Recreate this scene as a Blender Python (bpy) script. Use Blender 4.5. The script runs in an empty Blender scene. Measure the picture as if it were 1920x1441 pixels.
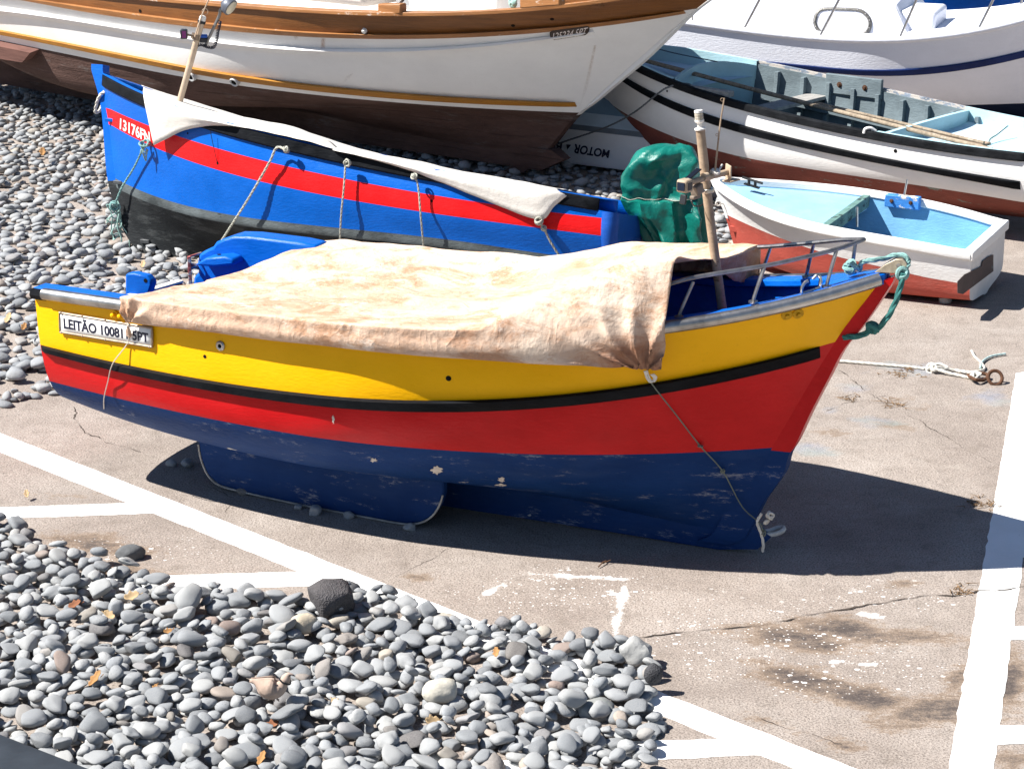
import bpy, bmesh, math, random
import numpy as np
from mathutils import Vector, Matrix, noise as mnoise
from mathutils.bvhtree import BVHTree
random.seed(7); rng = np.random.default_rng(11)
scene = bpy.context.scene
COL = scene.collection
PI = math.pi

# ------------------------------------------------------------------ camera
FPX = 4000.; PIT = math.radians(17.4); CAMH = 4.6
CAM = np.array([0, 0, CAMH])
FW = np.array([0, math.cos(PIT), -math.sin(PIT)]); UP = np.array([0, math.sin(PIT), math.cos(PIT)]); RT = np.array([1., 0, 0])
def ray(x, y): return FW + RT*(x-960)/FPX - UP*(y-720.5)/FPX
def at_z(x, y, z=0.):
    d = ray(x, y); return CAM + d*((z-CAMH)/d[2])
def at_y(x, y, Y):
    d = ray(x, y); return CAM + d*(Y/d[1])
def at_pl(px, P, n):
    d = ray(*px); n = np.asarray(n, float); return CAM + d*(((np.asarray(P)-CAM)@n)/(d@n))
def proj(p):
    v = np.asarray(p)-CAM; w = v@FW
    return 960+FPX*(v@RT)/w, 720.5-FPX*(v@UP)/w
cd = bpy.data.cameras.new('camera'); cam = bpy.data.objects.new('camera', cd); COL.objects.link(cam)
cd.sensor_width = 36; cd.lens = 36*FPX/1920; cd.clip_end = 500; cd.clip_start = .1
cam.location = CAM; cam.rotation_euler = (PI/2-PIT, 0, 0); scene.camera = cam

# ------------------------------------------------------------------ materials
MATS = {}
def nn(nt, t, **k):
    n = nt.nodes.new(t)
    for a, b in k.items():
        if a == 'i':
            for x, y in b.items(): n.inputs[x].default_value = y
        else: setattr(n, a, b)
    return n
def rgba(c): return (c[0], c[1], c[2], 1)
class NT:
    """small helper round a material's node tree"""
    def __init__(s, name, rough=.5, metal=0.):
        s.m = bpy.data.materials.new(name); s.m.use_nodes = True; s.t = s.m.node_tree
        s.b = s.t.nodes['Principled BSDF']; s.b.inputs['Roughness'].default_value = rough; s.b.inputs['Metallic'].default_value = metal
        s.tc = nn(s.t, 'ShaderNodeTexCoord'); s.b.inputs['Specular IOR Level'].default_value = .2 if rough > .5 else .4
    def l(s, a, b): s.t.links.new(a, b)
    def map(s, sc=(1, 1, 1), src='Object', rot=(0, 0, 0)):
        n = nn(s.t, 'ShaderNodeMapping'); n.inputs['Scale'].default_value = sc; n.inputs['Rotation'].default_value = rot
        s.l(s.tc.outputs[src], n.inputs[0]); return n.outputs[0]
    def noise(s, scale, vec=None, detail=5, rough=.6, dist=0.):
        n = nn(s.t, 'ShaderNodeTexNoise', i={'Scale': scale, 'Detail': detail, 'Roughness': rough, 'Distortion': dist})
        s.l(vec if vec else s.tc.outputs['Object'], n.inputs['Vector']); return n.outputs['Fac']
    def vor(s, scale, vec=None, feat='F1', out='Distance', rnd=1.):
        n = nn(s.t, 'ShaderNodeTexVoronoi', feature=feat, i={'Scale': scale, 'Randomness': rnd})
        s.l(vec if vec else s.tc.outputs['Object'], n.inputs['Vector']); return n.outputs[out]
    def ramp(s, fac, stops, interp='LINEAR'):
        n = nn(s.t, 'ShaderNodeValToRGB'); e = n.color_ramp.elements; n.color_ramp.interpolation = interp
        while len(e) < len(stops): e.new(.5)
        for k, (p, c) in zip(e, stops):
            k.position = p; k.color = rgba(c) if isinstance(c, (tuple, list)) else (c, c, c, 1)
        s.l(fac, n.inputs[0]); return n.outputs[0]
    def mix(s, fac, a, b, mode='MIX'):
        n = nn(s.t, 'ShaderNodeMix', data_type='RGBA', blend_type=mode)
        for v, k in ((fac, 0), (a, 6), (b, 7)):
            if hasattr(v, 'is_linked'): s.l(v, n.inputs[k])
            elif isinstance(v, (tuple, list)): n.inputs[k].default_value = rgba(v)
            else: n.inputs[k].default_value = v
        return n.outputs[2]
    def math(s, op, a, b=0.):
        n = nn(s.t, 'ShaderNodeMath', operation=op)
        for v, k in ((a, 0), (b, 1)):
            if hasattr(v, 'is_linked'): s.l(v, n.inputs[k])
            else: n.inputs[k].default_value = v
        return n.outputs[0]
    def attr(s, name):
        n = nn(s.t, 'ShaderNodeAttribute'); n.attribute_name = name; return n.outputs['Fac']
    def col(s, c): s.l(c, s.b.inputs['Base Color'])
    def bump(s, h, strength=.2, dist=.01):
        n = nn(s.t, 'ShaderNodeBump', i={'Strength': strength, 'Distance': dist}); s.l(h, n.inputs['Height']); s.l(n.outputs[0], s.b.inputs['Normal'])
def paint(name, col, rough=.42, var=.16, scale=2.2, bump=.25, chip=None, chip_t=.62, chip_sc=3., chip_st=(1, 1, 2.5), fine=None, metal=0., fade=None, spec=.16):
    """brushed paint: mottled tone, brush bump, worn-through chips of colour `chip`"""
    if name in MATS: return MATS[name]
    k = NT(name, rough, metal); k.b.inputs['Specular IOR Level'].default_value = spec
    n1 = k.noise(scale, k.map((1, 1, 1.6)), 6, .65)
    lo = tuple(c*(1-var) for c in col); hi = tuple(min(1, c*(1+var)+.004) for c in col)
    c = k.ramp(n1, [(.3, lo), (.7, hi)])
    if fade:
        n4 = k.noise(1.3, k.map((1, 1, 3)), 6, .7); c = k.mix(k.ramp(n4, [(.5, 0.), (.78, .7)]), c, fade)
    if chip:
        n2 = k.noise(chip_sc, k.map(chip_st), 9, .72); f = k.ramp(n2, [(chip_t, 0.), (chip_t+.035, 1.)])
        c = k.mix(f, c, chip)
    n5 = k.noise(60, None, 3, .6); c = k.mix(k.ramp(n5, [(.62, 0.), (.8, .25)]), c, tuple(x*.55 for x in col))
    k.col(c)
    n3 = k.noise(22, k.map((1, 1, 3)), 5, .6); k.bump(n3, bump, .012)
    k.l(k.ramp(n1, [(.25, rough*.75), (.8, min(1, rough*1.35))]), k.b.inputs['Roughness'])
    MATS[name] = k.m; return k.m
def wood(name, col, dark, rough=.5, sc=(1, 1, 9), grain=.5, spot=None):
    if name in MATS: return MATS[name]
    k = NT(name, rough)
    n1 = k.noise(5, k.map(sc), 8, .7, .4); n2 = k.noise(1.7, None, 4)
    c = k.ramp(n1, [(.3, dark), (.62, col)])
    c = k.mix(k.ramp(n2, [(.35, 0.), (.75, grain)]), c, tuple(x*1.5 for x in col))
    if spot:
        n4 = k.noise(4, k.map((1, 1, 2.5)), 9, .75); c = k.mix(k.ramp(n4, [(.6, 0.), (.66, .8)]), c, spot)
    k.col(c); n3 = k.noise(14, k.map(sc), 6, .7); k.bump(n3, .5, .01)
    MATS[name] = k.m; return k.m
def plain(name, col, rough=.5, metal=0., var=.2, scale=12, bump=.1):
    if name in MATS: return MATS[name]
    k = NT(name, rough, metal); n = k.noise(scale, None, 6, .65)
    k.col(k.ramp(n, [(.3, tuple(c*(1-var) for c in col)), (.72, tuple(min(1, c*(1+var)) for c in col))]))
    k.bump(k.noise(scale*4, None, 4), bump, .006); MATS[name] = k.m; return k.m

# ------------------------------------------------------------------ mesh builder
def unit(v):
    v = np.asarray(v, float); return v/(np.linalg.norm(v, axis=-1, keepdims=True)+1e-12)
class M:
    def __init__(s): s.v = []; s.f = []; s.mi = []
    def add(s, vs, fs, mi=0):
        o = len(s.v); s.v.extend([tuple(map(float, p)) for p in vs])
        for k, f in enumerate(fs):
            s.f.append(tuple(o+i for i in f)); s.mi.append(mi[k] if isinstance(mi, (list, tuple)) else mi)
        return s
    def grid(s, P, mi=0, wrapu=False, wrapv=False, flip=False):
        P = np.asarray(P); a, b = P.shape[:2]; fs = []; ms = []
        for i in range(a if wrapu else a-1):
            for j in range(b if wrapv else b-1):
                q = (i*b+j, i*b+(j+1) % b, ((i+1) % a)*b+(j+1) % b, ((i+1) % a)*b+j)
                fs.append(q[::-1] if flip else q); ms.append(mi[i] if isinstance(mi, (list, tuple)) else mi)
        return s.add(P.reshape(-1, 3), fs, ms)
    def tube(s, path, r, n=8, mi=0, closed=False, caps=True, sq=1.):
        P = np.asarray(path, float); m = len(P); r = np.broadcast_to(np.asarray(r, float), (m,))
        T = np.empty_like(P)
        if closed: T = unit(np.roll(P, -1, 0)-np.roll(P, 1, 0))
        else: T = unit(np.gradient(P, axis=0))
        ref = np.array([0, 0, 1.]) if abs(T[0][2]) < .9 else np.array([1., 0, 0])
        u = unit(np.cross(ref, T[0])); R = []
        for i in range(m):
            u = unit(u - T[i]*(u@T[i])); w = np.cross(T[i], u)
            R.append([P[i]+r[i]*(math.cos(a)*u+sq*math.sin(a)*w) for a in np.linspace(0, 2*PI, n, endpoint=False)])
        s.grid(R, mi, wrapu=closed, wrapv=True)
        if caps and not closed:
            s.add(R[0], [tuple(range(n))[::-1]], mi); s.add(R[-1], [tuple(range(n))], mi)
        return s
    def box(s, c, half, ax=None, mi=0):
        ax = np.eye(3) if ax is None else np.asarray(ax); c = np.asarray(c, float)
        vs = [c+sx*half[0]*ax[0]+sy*half[1]*ax[1]+sz*half[2]*ax[2] for sx in (-1, 1) for sy in (-1, 1) for sz in (-1, 1)]
        return s.add(vs, [(0, 1, 3, 2), (4, 6, 7, 5), (0, 4, 5, 1), (2, 3, 7, 6), (0, 2, 6, 4), (1, 5, 7, 3)], mi)
    def prism(s, poly, ext, mi=0):
        """closed outline (3D points) extruded by the vector ext"""
        P = np.asarray(poly, float); n = len(P); Q = P+np.asarray(ext)
        s.add(list(P)+list(Q), [tuple(range(n))[::-1], tuple(range(n, 2*n))]+[(i, (i+1) % n, n+(i+1) % n, n+i) for i in range(n)], mi); return s
    def lathe(s, base, axis, prof, n=16, mi=0):
        axis = unit(axis); ref = np.array([0, 0, 1.]) if abs(axis[2]) < .9 else np.array([1., 0, 0])
        u = unit(np.cross(ref, axis)); w = np.cross(axis, u)
        R = [[np.asarray(base)+axis*h+r*(math.cos(a)*u+math.sin(a)*w) for a in np.linspace(0, 2*PI, n, endpoint=False)] for r, h in prof]
        s.grid(R, mi, wrapv=True); s.add(R[0], [tuple(range(n))[::-1]], mi); s.add(R[-1], [tuple(range(n))], mi); return s
    def ball(s, c, rad, n=10, mi=0, ax=None):
        ax = np.eye(3) if ax is None else np.asarray(ax); c = np.asarray(c, float)
        R = [[c+math.sin(t)*math.cos(a)*rad[0]*ax[0]+math.sin(t)*math.sin(a)*rad[1]*ax[1]+math.cos(t)*rad[2]*ax[2] for a in np.linspace(0, 2*PI, 2*n, endpoint=False)] for t in np.linspace(.02, PI-.02, n)]
        return s.grid(R, mi, wrapv=True)
    def build(s, name, mats, parent=None, loc=None, angle=38, bevel=0, smooth=True, solid=0, sub=0):
        if not isinstance(mats, (list, tuple)): mats = [mats]
        V = np.array(s.v)
        if parent is not None: L = np.array(OFF[parent.name])
        else: L = np.array(loc) if loc is not None else np.array([V[:, 0].mean(), V[:, 1].mean(), V[:, 2].min()])
        me = bpy.data.meshes.new(name); me.from_pydata((V-L).tolist(), [], s.f)
        for m in mats: me.materials.append(m)
        if len(mats) > 1: me.polygons.foreach_set('material_index', s.mi)
        bm = bmesh.new(); bm.from_mesh(me); bmesh.ops.remove_doubles(bm, verts=bm.verts, dist=1e-5); bmesh.ops.recalc_face_normals(bm, faces=bm.faces); bm.to_mesh(me); bm.free()
        if smooth:
            me.polygons.foreach_set('use_smooth', [True]*len(me.polygons)); me.set_sharp_from_angle(angle=math.radians(angle))
        o = bpy.data.objects.new(name, me); COL.objects.link(o)
        if parent is not None: o.parent = parent
        else: o.location = L
        OFF[o.name] = tuple(L)
        if solid:
            md = o.modifiers.new('solid', 'SOLIDIFY'); md.thickness = solid; md.offset = 0
        if bevel:
            md = o.modifiers.new('bevel', 'BEVEL'); md.width = bevel; md.segments = 2; md.limit_method = 'ANGLE'; md.angle_limit = math.radians(40)
        if sub:
            md = o.modifiers.new('sub', 'SUBSURF'); md.levels = sub; md.render_levels = sub
        return o
OFF = {}
def tag(o, label=None, cat=None, group=None, kind=None):
    for k, v in (('label', label), ('category', cat), ('group', group), ('kind', kind)):
        if v: o[k] = v
    return o
def thing(name, label, cat, loc, group=None):
    o = bpy.data.objects.new(name, None); COL.objects.link(o); o.location = tuple(map(float, loc)); o.empty_display_size = .2
    OFF[o.name] = tuple(map(float, loc)); return tag(o, label, cat, group)
def spline(P, n=40):
    """Catmull-Rom through points"""
    P = np.asarray(P, float)
    if len(P) < 3: return np.array([P[0]+(P[-1]-P[0])*t for t in np.linspace(0, 1, n)])
    d = np.r_[0, np.cumsum(np.linalg.norm(np.diff(P, axis=0), axis=1)**.5)]; t = np.linspace(0, d[-1], n)
    T = np.empty_like(P); T[1:-1] = (P[2:]-P[:-2])/(d[2:]-d[:-2])[:, None]; T[0] = (P[1]-P[0])/(d[1]-d[0]); T[-1] = (P[-1]-P[-2])/(d[-1]-d[-2])
    out = []
    for x in t:
        i = min(np.searchsorted(d, x, 'right')-1, len(P)-2); h = d[i+1]-d[i]; u = (x-d[i])/h
        out.append((2*u**3-3*u*u+1)*P[i]+(u**3-2*u*u+u)*h*T[i]+(-2*u**3+3*u*u)*P[i+1]+(u**3-u*u)*h*T[i+1])
    return np.array(out)
def nz(p, sc=1., o=0.): return mnoise.noise(Vector((p[0]*sc+o, p[1]*sc-o*.7, p[2]*sc+o*1.3)))
def text_mesh(body, bold=False, shear=0.):
    cu = bpy.data.curves.new('t', 'FONT'); cu.body = body; cu.size = 1; cu.shear = shear; cu.resolution_u = 4
    if bold: cu.offset = .03
    ob = bpy.data.objects.new('t', cu); COL.objects.link(ob); dg = bpy.context.evaluated_depsgraph_get()
    me = bpy.data.meshes.new_from_object(ob.evaluated_get(dg)); bm = bmesh.new(); bm.from_mesh(me)
    bmesh.ops.triangulate(bm, faces=bm.faces); bm.to_mesh(me); bm.free()
    V = np.array([v.co[:2] for v in me.vertices]); F = [tuple(p.vertices) for p in me.polygons]
    bpy.data.objects.remove(ob); bpy.data.curves.remove(cu); bpy.data.meshes.remove(me)
    V = (V-V.min(0))/(V.max(0)-V.min(0)); return V, F
def bil(q, u, v):
    """quad corners bottom-left, bottom-right, top-right, top-left"""
    q = np.asarray(q, float); return (1-u)*(1-v)*q[0]+u*(1-v)*q[1]+u*v*q[2]+(1-u)*v*q[3]

# ------------------------------------------------------------------ hulls
class Frame:
    """boat axes: s aft from the stem head, y towards the camera side, w up; heel>0 leans away from the camera"""
    def __init__(s, O, yaw, near, heel=0, trim=0):
        y = math.radians(yaw); f = np.array([math.cos(y), math.sin(y), 0.]); n = np.array([f[1], -f[0], 0.])*near; z = np.array([0, 0, 1.])
        t = math.radians(trim); f2 = f*math.cos(t)+z*math.sin(t); z2 = z*math.cos(t)-f*math.sin(t)
        h = math.radians(heel); n2 = n*math.cos(h)+z2*math.sin(h); z3 = z2*math.cos(h)-n*math.sin(h)
        s.O = np.asarray(O, float); s.A = np.array([-f2, n2, z3])
    def loc(s, P): return s.A@(np.asarray(P)-s.O)
    def wld(s, q): return s.O+np.asarray(q)@s.A
    def cast(s, px, b, sign=1):
        o = s.loc(CAM); d = s.A@ray(*px); lo, hi = 5., 60.
        for _ in range(50):
            m = (lo+hi)/2; q = o+m*d
            if q[1]-sign*float(b(q[0])) > 0: lo = m
            else: hi = m
        q = o+lo*d; return q[0], q[2]
    def cen(s, px, y=0.):
        o = s.loc(CAM); d = s.A@ray(*px); q = o+d*((y-o[1])/d[1]); return q[0], q[2]
def shape(s0, s1, B, bt, p, m, b0):
    def b(s):
        u = np.clip((np.asarray(s, float)-s0)/(s1-s0), 0, 1.2)
        return np.where(u < m, b0+(B-b0)*(1-np.clip(1-u/m, 0, 1)**p), B-(B-bt)*np.clip((u-m)/(1-m), 0, 2)**2)
    return b
class Hull:
    def __init__(h, fr, L, stem, rows, N=80, rake=0., b0=.04, subs=4):
        """rows from the sheer down: (trace in pixels | [(s,w)..], B, bt, p, m, poly degree, is_px)"""
        h.fr = fr; h.L = L; h.rake = rake; st = np.array([fr.cen(q, .04) for q in stem]); o = np.argsort(st[:, 1]); h.stem = st
        stf = lambda w: float(np.interp(w, st[o, 1], st[o, 0]))
        h.stemf = stf
        R = []; h.rows = []
        for (tr, B, bt, p, m, deg, ispx) in rows:
            s0, s1 = stf(0), L
            for it in range(4):
                b = shape(s0, s1, B, bt, p, m, b0)
                sw = np.array([fr.cast(q, b) for q in tr]) if ispx else np.array(tr, float)
                pf = np.poly1d(np.polyfit(sw[:, 0], sw[:, 1], deg))
                lo, hi = sw[:, 0].min(), sw[:, 0].max()
                def w(s, pf=pf, lo=lo, hi=hi):   # straight beyond the traced stretch
                    s = np.asarray(s, float); d = pf.deriv(); c = np.clip(s, lo, hi); return pf(c)+d(c)*(s-c)*.6
                s0 = stf(float(w(s0))); s1 = L+rake*float(w(L))
            b = shape(s0, s1, B, bt, p, m, b0); t = np.linspace(0, 1, N)**1.25; s = s0+(s1-s0)*t
            R.append(np.c_[s, b(s), w(s)]); h.rows.append((s0, s1, b, w))
        R = np.array(R); out = []; h.band = []
        for i in range(len(R)-1):
            k = subs if np.isscalar(subs) else subs[i]
            for j in range(k): out.append((i, j/k)); h.band.append(i)
        out.append((len(R)-2, 1.))
        G = np.empty((len(out), N, 3)); d = np.zeros((len(R), N))
        d[1:] = np.cumsum(np.linalg.norm(np.diff(R[:, :, 1:], axis=0), axis=2)+1e-4, axis=0)
        T = np.empty_like(R); T[1:-1] = (R[2:]-R[:-2])/(d[2:]-d[:-2])[..., None]; T[0] = (R[1]-R[0])/(d[1]-d[0])[..., None]; T[-1] = (R[-1]-R[-2])/(d[-1]-d[-2])[..., None]
        for a, (i, u) in enumerate(out):
            hh = (d[i+1]-d[i])[:, None]
            G[a] = (2*u**3-3*u*u+1)*R[i]+(u**3-2*u*u+u)*hh*T[i]+(-2*u**3+3*u*u)*R[i+1]+(u**3-u*u)*hh*T[i+1]
        h.G = G; h.bvh()
    def bvh(h):
        W = h.fr.wld(h.G); a, b = W.shape[:2]
        F = [(i*b+j, i*b+j+1, (i+1)*b+j+1, (i+1)*b+j) for i in range(a-1) for j in range(b-1)]
        h.tree = BVHTree.FromPolygons([tuple(p) for p in W.reshape(-1, 3)], F)
    def hit(h, px, off=0.):
        d = Vector(ray(*px)).normalized(); r = h.tree.ray_cast(Vector(CAM), d)
        if r[0] is None:      # just past the silhouette: nearest point of the skin
            c = h.fr.wld(h.G[0, h.G.shape[1]//2]); t = (c-CAM)@np.array(d); best = None
            for q in np.linspace(t-4, t+4, 80):
                e = h.tree.find_nearest(Vector(CAM)+d*q)
                if best is None or e[3] < best[3]: best = e
            n = best[1] if best[1].dot(d) < 0 else -best[1]
            return np.array(best[0]+n*off)
        n = r[1] if r[1].dot(d) < 0 else -r[1]
        return np.array(r[0]+n*off)
    def nrm(h, px):
        d = Vector(ray(*px)).normalized(); r = h.tree.ray_cast(Vector(CAM), d)
        if r[0] is None: r = h.tree.find_nearest(Vector(h.hit(px)))
        n = r[1]
        return np.array(n if n.dot(d) < 0 else -n)
    def y(h, s, w):
        ws = []; ys = []
        for r in h.G: ws.append(np.interp(s, r[:, 0], r[:, 2])); ys.append(np.interp(s, r[:, 0], r[:, 1]))
        o = np.argsort(ws); return float(np.interp(w, np.array(ws)[o], np.array(ys)[o]))
    def side(h, mats_by_band, mm, sides=(1, -1), cut=None):
        for sd in sides:
            G = h.G*np.array([1, sd, 1])
            if cut and sd < 0:
                G = G.copy()
                for j in range(G.shape[1]):
                    if G[0, j, 0] > cut[0]:
                        y_ = -h.y(G[0, j, 0], cut[1])
                        for r in G[:, j]:
                            if r[2] > cut[1]: r[2] = cut[1]; r[1] = y_
            mm.grid(h.fr.wld(G), [mats_by_band[b] for b in h.band], flip=sd < 0)
    def curve(h, tr, deg=3):
        sw = []
        for q in tr:
            P = h.hit(q)
            if P is not None: sw.append(h.fr.loc(P)[[0, 2]])
        sw = np.array(sw); pf = np.poly1d(np.polyfit(sw[:, 0], sw[:, 1], deg)); lo, hi = sw[:, 0].min(), sw[:, 0].max(); dv = pf.deriv()
        return lambda s: float(pf(np.clip(s, lo, hi))+dv(np.clip(s, lo, hi))*(s-np.clip(s, lo, hi))*.7)
    def strip(h, mm, wt, wb, s0, s1, th, n=70, sides=(1, -1), mi=0, rnd=.25):
        """a rail of thickness th standing proud of the side between heights wt(s) and wb(s)"""
        for sd in sides:
            R = []
            for s in np.linspace(s0, s1, n):
                a, b = wt(s), wb(s); ya, yb = h.y(s, a), h.y(s, b); e = min(1, (s-s0)/.04+.15, (s1-s)/.04+.15)*th; c = (a-b)*rnd*.5
                R.append([(s, sd*(ya-.02), a), (s, sd*(ya+e*.6), a), (s, sd*(ya+e), a-c), (s, sd*(yb+e), b+c), (s, sd*(yb+e*.6), b), (s, sd*(yb-.02), b)])
            mm.grid(h.fr.wld(np.array(R)), mi, wrapv=True); mm.add(h.fr.wld(np.array(R[0])), [tuple(range(6))], mi); mm.add(h.fr.wld(np.array(R[-1])), [tuple(range(6))], mi)
    def inner(h, mm, th, depth, s0, s1, n=50, mi=(0, 0, 0), floor=True, lift=0., sides=(1, -1), cap=True, cut=None):
        """inner skin, gunwale cap and floor boards of an open boat; floor at w=depth(s)"""
        w0 = h.rows[0][3]; fl = []
        for sd in sides:
            R = []
            for s in np.linspace(s0, s1, n):
                wt = float(w0(s)); wt = min(wt, cut[1]) if cut and sd < 0 and s > cut[0] else wt; bt = h.y(s, wt); dz = depth(s); row = []
                for t in np.linspace(0, 1, 7):
                    w = wt+lift-(wt+lift-dz)*t; s2 = min(max(s, h.stemf(w)+.10), h.L+h.rake*w-.03); yy = max(.005, (h.y(s2, min(w, wt))-th)); row.append((s2, sd*yy, w))
                row.insert(0, (min(s, h.L+h.rake*wt), sd*(bt-.001), wt+lift)); R.append(row)
            P = h.fr.wld(np.array(R)); P = np.swapaxes(P, 0, 1)
            if cap: mm.grid(P[:2], mi[0])
            mm.grid(P[1:], mi[1]); fl.append(P[-1])
        if floor and len(fl) == 2: mm.grid(np.array([fl[0], fl[1]]), mi[2])
    def end_cap(h, mm, mi=0, top=None, th=.04):
        R = h.G[:, -1, :]
        if top is not None: R = R[R[:, 2] < top]; y0 = h.y(h.L, top); R = np.vstack([[(R[0, 0], y0, top)], R])
        ring = np.vstack([R, (R*np.array([1, -1, 1]))[::-1]]); c = ring.mean(0)
        P = h.fr.wld(ring); Q = h.fr.wld(ring-np.array([th, 0, 0])); mm.add(P, [tuple(range(len(P)))], mi); mm.add(Q, [tuple(range(len(Q)))[::-1]], mi)
        k = len(P); mm.add(list(P)+list(Q), [(i, (i+1) % k, k+(i+1) % k, k+i) for i in range(k)], mi)
def patch(h, quad, nx, ny, off, mm, mi=0):
    P = [[h.hit(bil(quad, u, v), off) for u in np.linspace(0, 1, nx)] for v in np.linspace(0, 1, ny)]; mm.grid(P, mi); return P
def letters(h, quad, body, off, name, mat, parent, **k):
    V, F = text_mesh(body, **k); m = M(); m.add([h.hit(bil(quad, u, v), off) for u, v in V], F); return m.build(name, mat, parent, smooth=False)
def centre_post(h, outer, inner_off, half, mats, name, parent, split=None, bevel=.012):
    """stem or keel timber: outline in the centre plane (s,w), half thickness"""
    o = np.array(outer); i = np.array(inner_off); k = len(o); mm = M(); fr = h.fr
    for sd in (1, -1):
        g = np.array([np.c_[o[:, 0], np.full(k, sd*half*.75), o[:, 1]], np.c_[i[:, 0], np.full(k, sd*half), i[:, 1]]])
        W = fr.wld(g)
        for a in range(k-1):
            mi = 0 if split is None or (o[a, 1]+o[a+1, 1])/2 > split else 1
            mm.add([W[0, a], W[0, a+1], W[1, a+1], W[1, a]], [(0, 1, 2, 3)], mi)
    for a in range(k-1):
        mi = 0 if split is None or (o[a, 1]+o[a+1, 1])/2 > split else 1
        mm.add(fr.wld(np.array([(o[a, 0], half*.75, o[a, 1]), (o[a+1, 0], half*.75, o[a+1, 1]), (o[a+1, 0], -half*.75, o[a+1, 1]), (o[a, 0], -half*.75, o[a, 1])])), [(0, 1, 2, 3)], mi)
        mm.add(fr.wld(np.array([(i[a, 0], half, i[a, 1]), (i[a+1, 0], half, i[a+1, 1]), (i[a+1, 0], -half, i[a+1, 1]), (i[a, 0], -half, i[a, 1])])), [(0, 1, 2, 3)], mi)
    for a in (0, k-1):
        mm.add(fr.wld(np.array([(o[a, 0], half*.75, o[a, 1]), (i[a, 0], half, i[a, 1]), (i[a, 0], -half, i[a, 1]), (o[a, 0], -half*.75, o[a, 1])])), [(0, 1, 2, 3)], 0 if a == 0 else 1)
    return mm.build(name, mats, parent, angle=30)
def rope(name, pts, r, mat, label, cat='rope', group=None, n=60, knots=(), loose=True, parent=None):
    """laid rope: three strands twisted about the path"""
    P = spline(pts, n*3); m = M(); T = unit(np.gradient(P, axis=0)); ref = np.array([.3, .2, 1.])
    u = unit(np.cross(T, ref)); w = np.cross(T, u); Ls = np.r_[0, np.cumsum(np.linalg.norm(np.diff(P, axis=0), axis=1))]
    if r > .004:
        for k in range(3):
            a = Ls/(r*7)*2*PI/2+k*2*PI/3; m.tube(P+(u*np.cos(a)[:, None]+w*np.sin(a)[:, None])*r*.5, r*.62, 6)
    else: m.tube(P, r, 6)
    for kp, kr in knots:
        for q in range(3):
            ax = unit(rng.normal(size=3)); b = unit(np.cross(ax, (.3, .5, .8))); c = np.cross(ax, b)
            m.tube([np.asarray(kp)+kr*(math.cos(t)*b+math.sin(t)*c)*(.8+.1*q) for t in np.linspace(0, 2*PI, 14, endpoint=False)], max(r, .004)*.95, 6, closed=True)
    o = m.build(name, mat, parent)
    return o if parent is not None else tag(o, label, cat, group)

# ------------------------------------------------------------------ light and sky
SUNV = unit(np.array([-.86, -.10, 1.0]))           # towards the sun
w = bpy.data.worlds.new('World'); scene.world = w; w.use_nodes = True
sk = w.node_tree.nodes.new('ShaderNodeTexSky'); sk.sky_type = 'NISHITA'; sk.sun_disc = False
sk.sun_elevation = math.asin(SUNV[2]); sk.sun_rotation = math.atan2(SUNV[0], SUNV[1]); sk.air_density = 1.0; sk.dust_density = .4; sk.ozone_density = 4.0
bg = w.node_tree.nodes['Background']; bg.inputs[1].default_value = .045; w.node_tree.links.new(sk.outputs[0], bg.inputs[0])
sd = bpy.data.lights.new('sun', 'SUN'); sd.energy = 5.0; sd.angle = math.radians(.5); sd.color = (1, .96, .90)
so = bpy.data.objects.new('sun', sd); COL.objects.link(so); so.rotation_euler = Vector(SUNV).to_track_quat('Z', 'Y').to_euler(); so.location = (-8, -2, 12)
scene.view_settings.view_transform = 'Standard'; scene.view_settings.look = 'None'; scene.view_settings.exposure = 1.1; scene.view_settings.gamma = 1

# ------------------------------------------------------------------ ground
def fbm(x, y, o=0, oct=5):
    """cheap vectorised value noise"""
    r = np.random.default_rng(100+o); out = np.zeros_like(x); a = 1.; tot = 0
    for k in range(oct):
        g = r.random((64, 64)); X = x*2**k; Y = y*2**k; i = np.floor(X).astype(int); j = np.floor(Y).astype(int); u = X-i; v = Y-j
        u = u*u*(3-2*u); v = v*v*(3-2*v); i0, i1, j0, j1 = i % 64, (i+1) % 64, j % 64, (j+1) % 64
        out += a*((g[i0, j0]*(1-u)+g[i1, j0]*u)*(1-v)+(g[i0, j1]*(1-u)+g[i1, j1]*u)*v); tot += a; a *= .55
    return out/tot
xs = np.r_[-200, -80, -30, -14, np.arange(-8, -4, .12), np.arange(-4, 4.4, .035), np.arange(4.4, 9, .2), 14, 30, 80, 200]
ys = np.r_[-60, -20, 0, 5, np.arange(8, 17, .035), np.arange(17, 30, .15), 40, 70, 130, 300]
X, Y = np.meshgrid(xs, ys); V = np.stack([X, Y, 0*X], -1)
dv = V-CAM; ww = dv@FW; PX = 960+FPX*(dv@RT)/np.maximum(ww, .5); PY = 720.5-FPX*(dv@UP)/np.maximum(ww, .5)
PX[ww < 3] = 1e6
def blobs(lst):
    f = np.zeros_like(X)
    for cx, cy, rx, ry, a, ang in lst:
        c, s = math.cos(math.radians(ang)), math.sin(math.radians(ang)); dx, dy = PX-cx, PY-cy
        f = np.maximum(f, a*np.exp(-(((dx*c+dy*s)/rx)**2+((dy*c-dx*s)/ry)**2)))
    return f
n1 = fbm(X*1.5+40, Y*1.5, 1); n2 = fbm(X*5+9, Y*5+70, 2); n3 = fbm(X*11+9, Y*14+70, 3)
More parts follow.
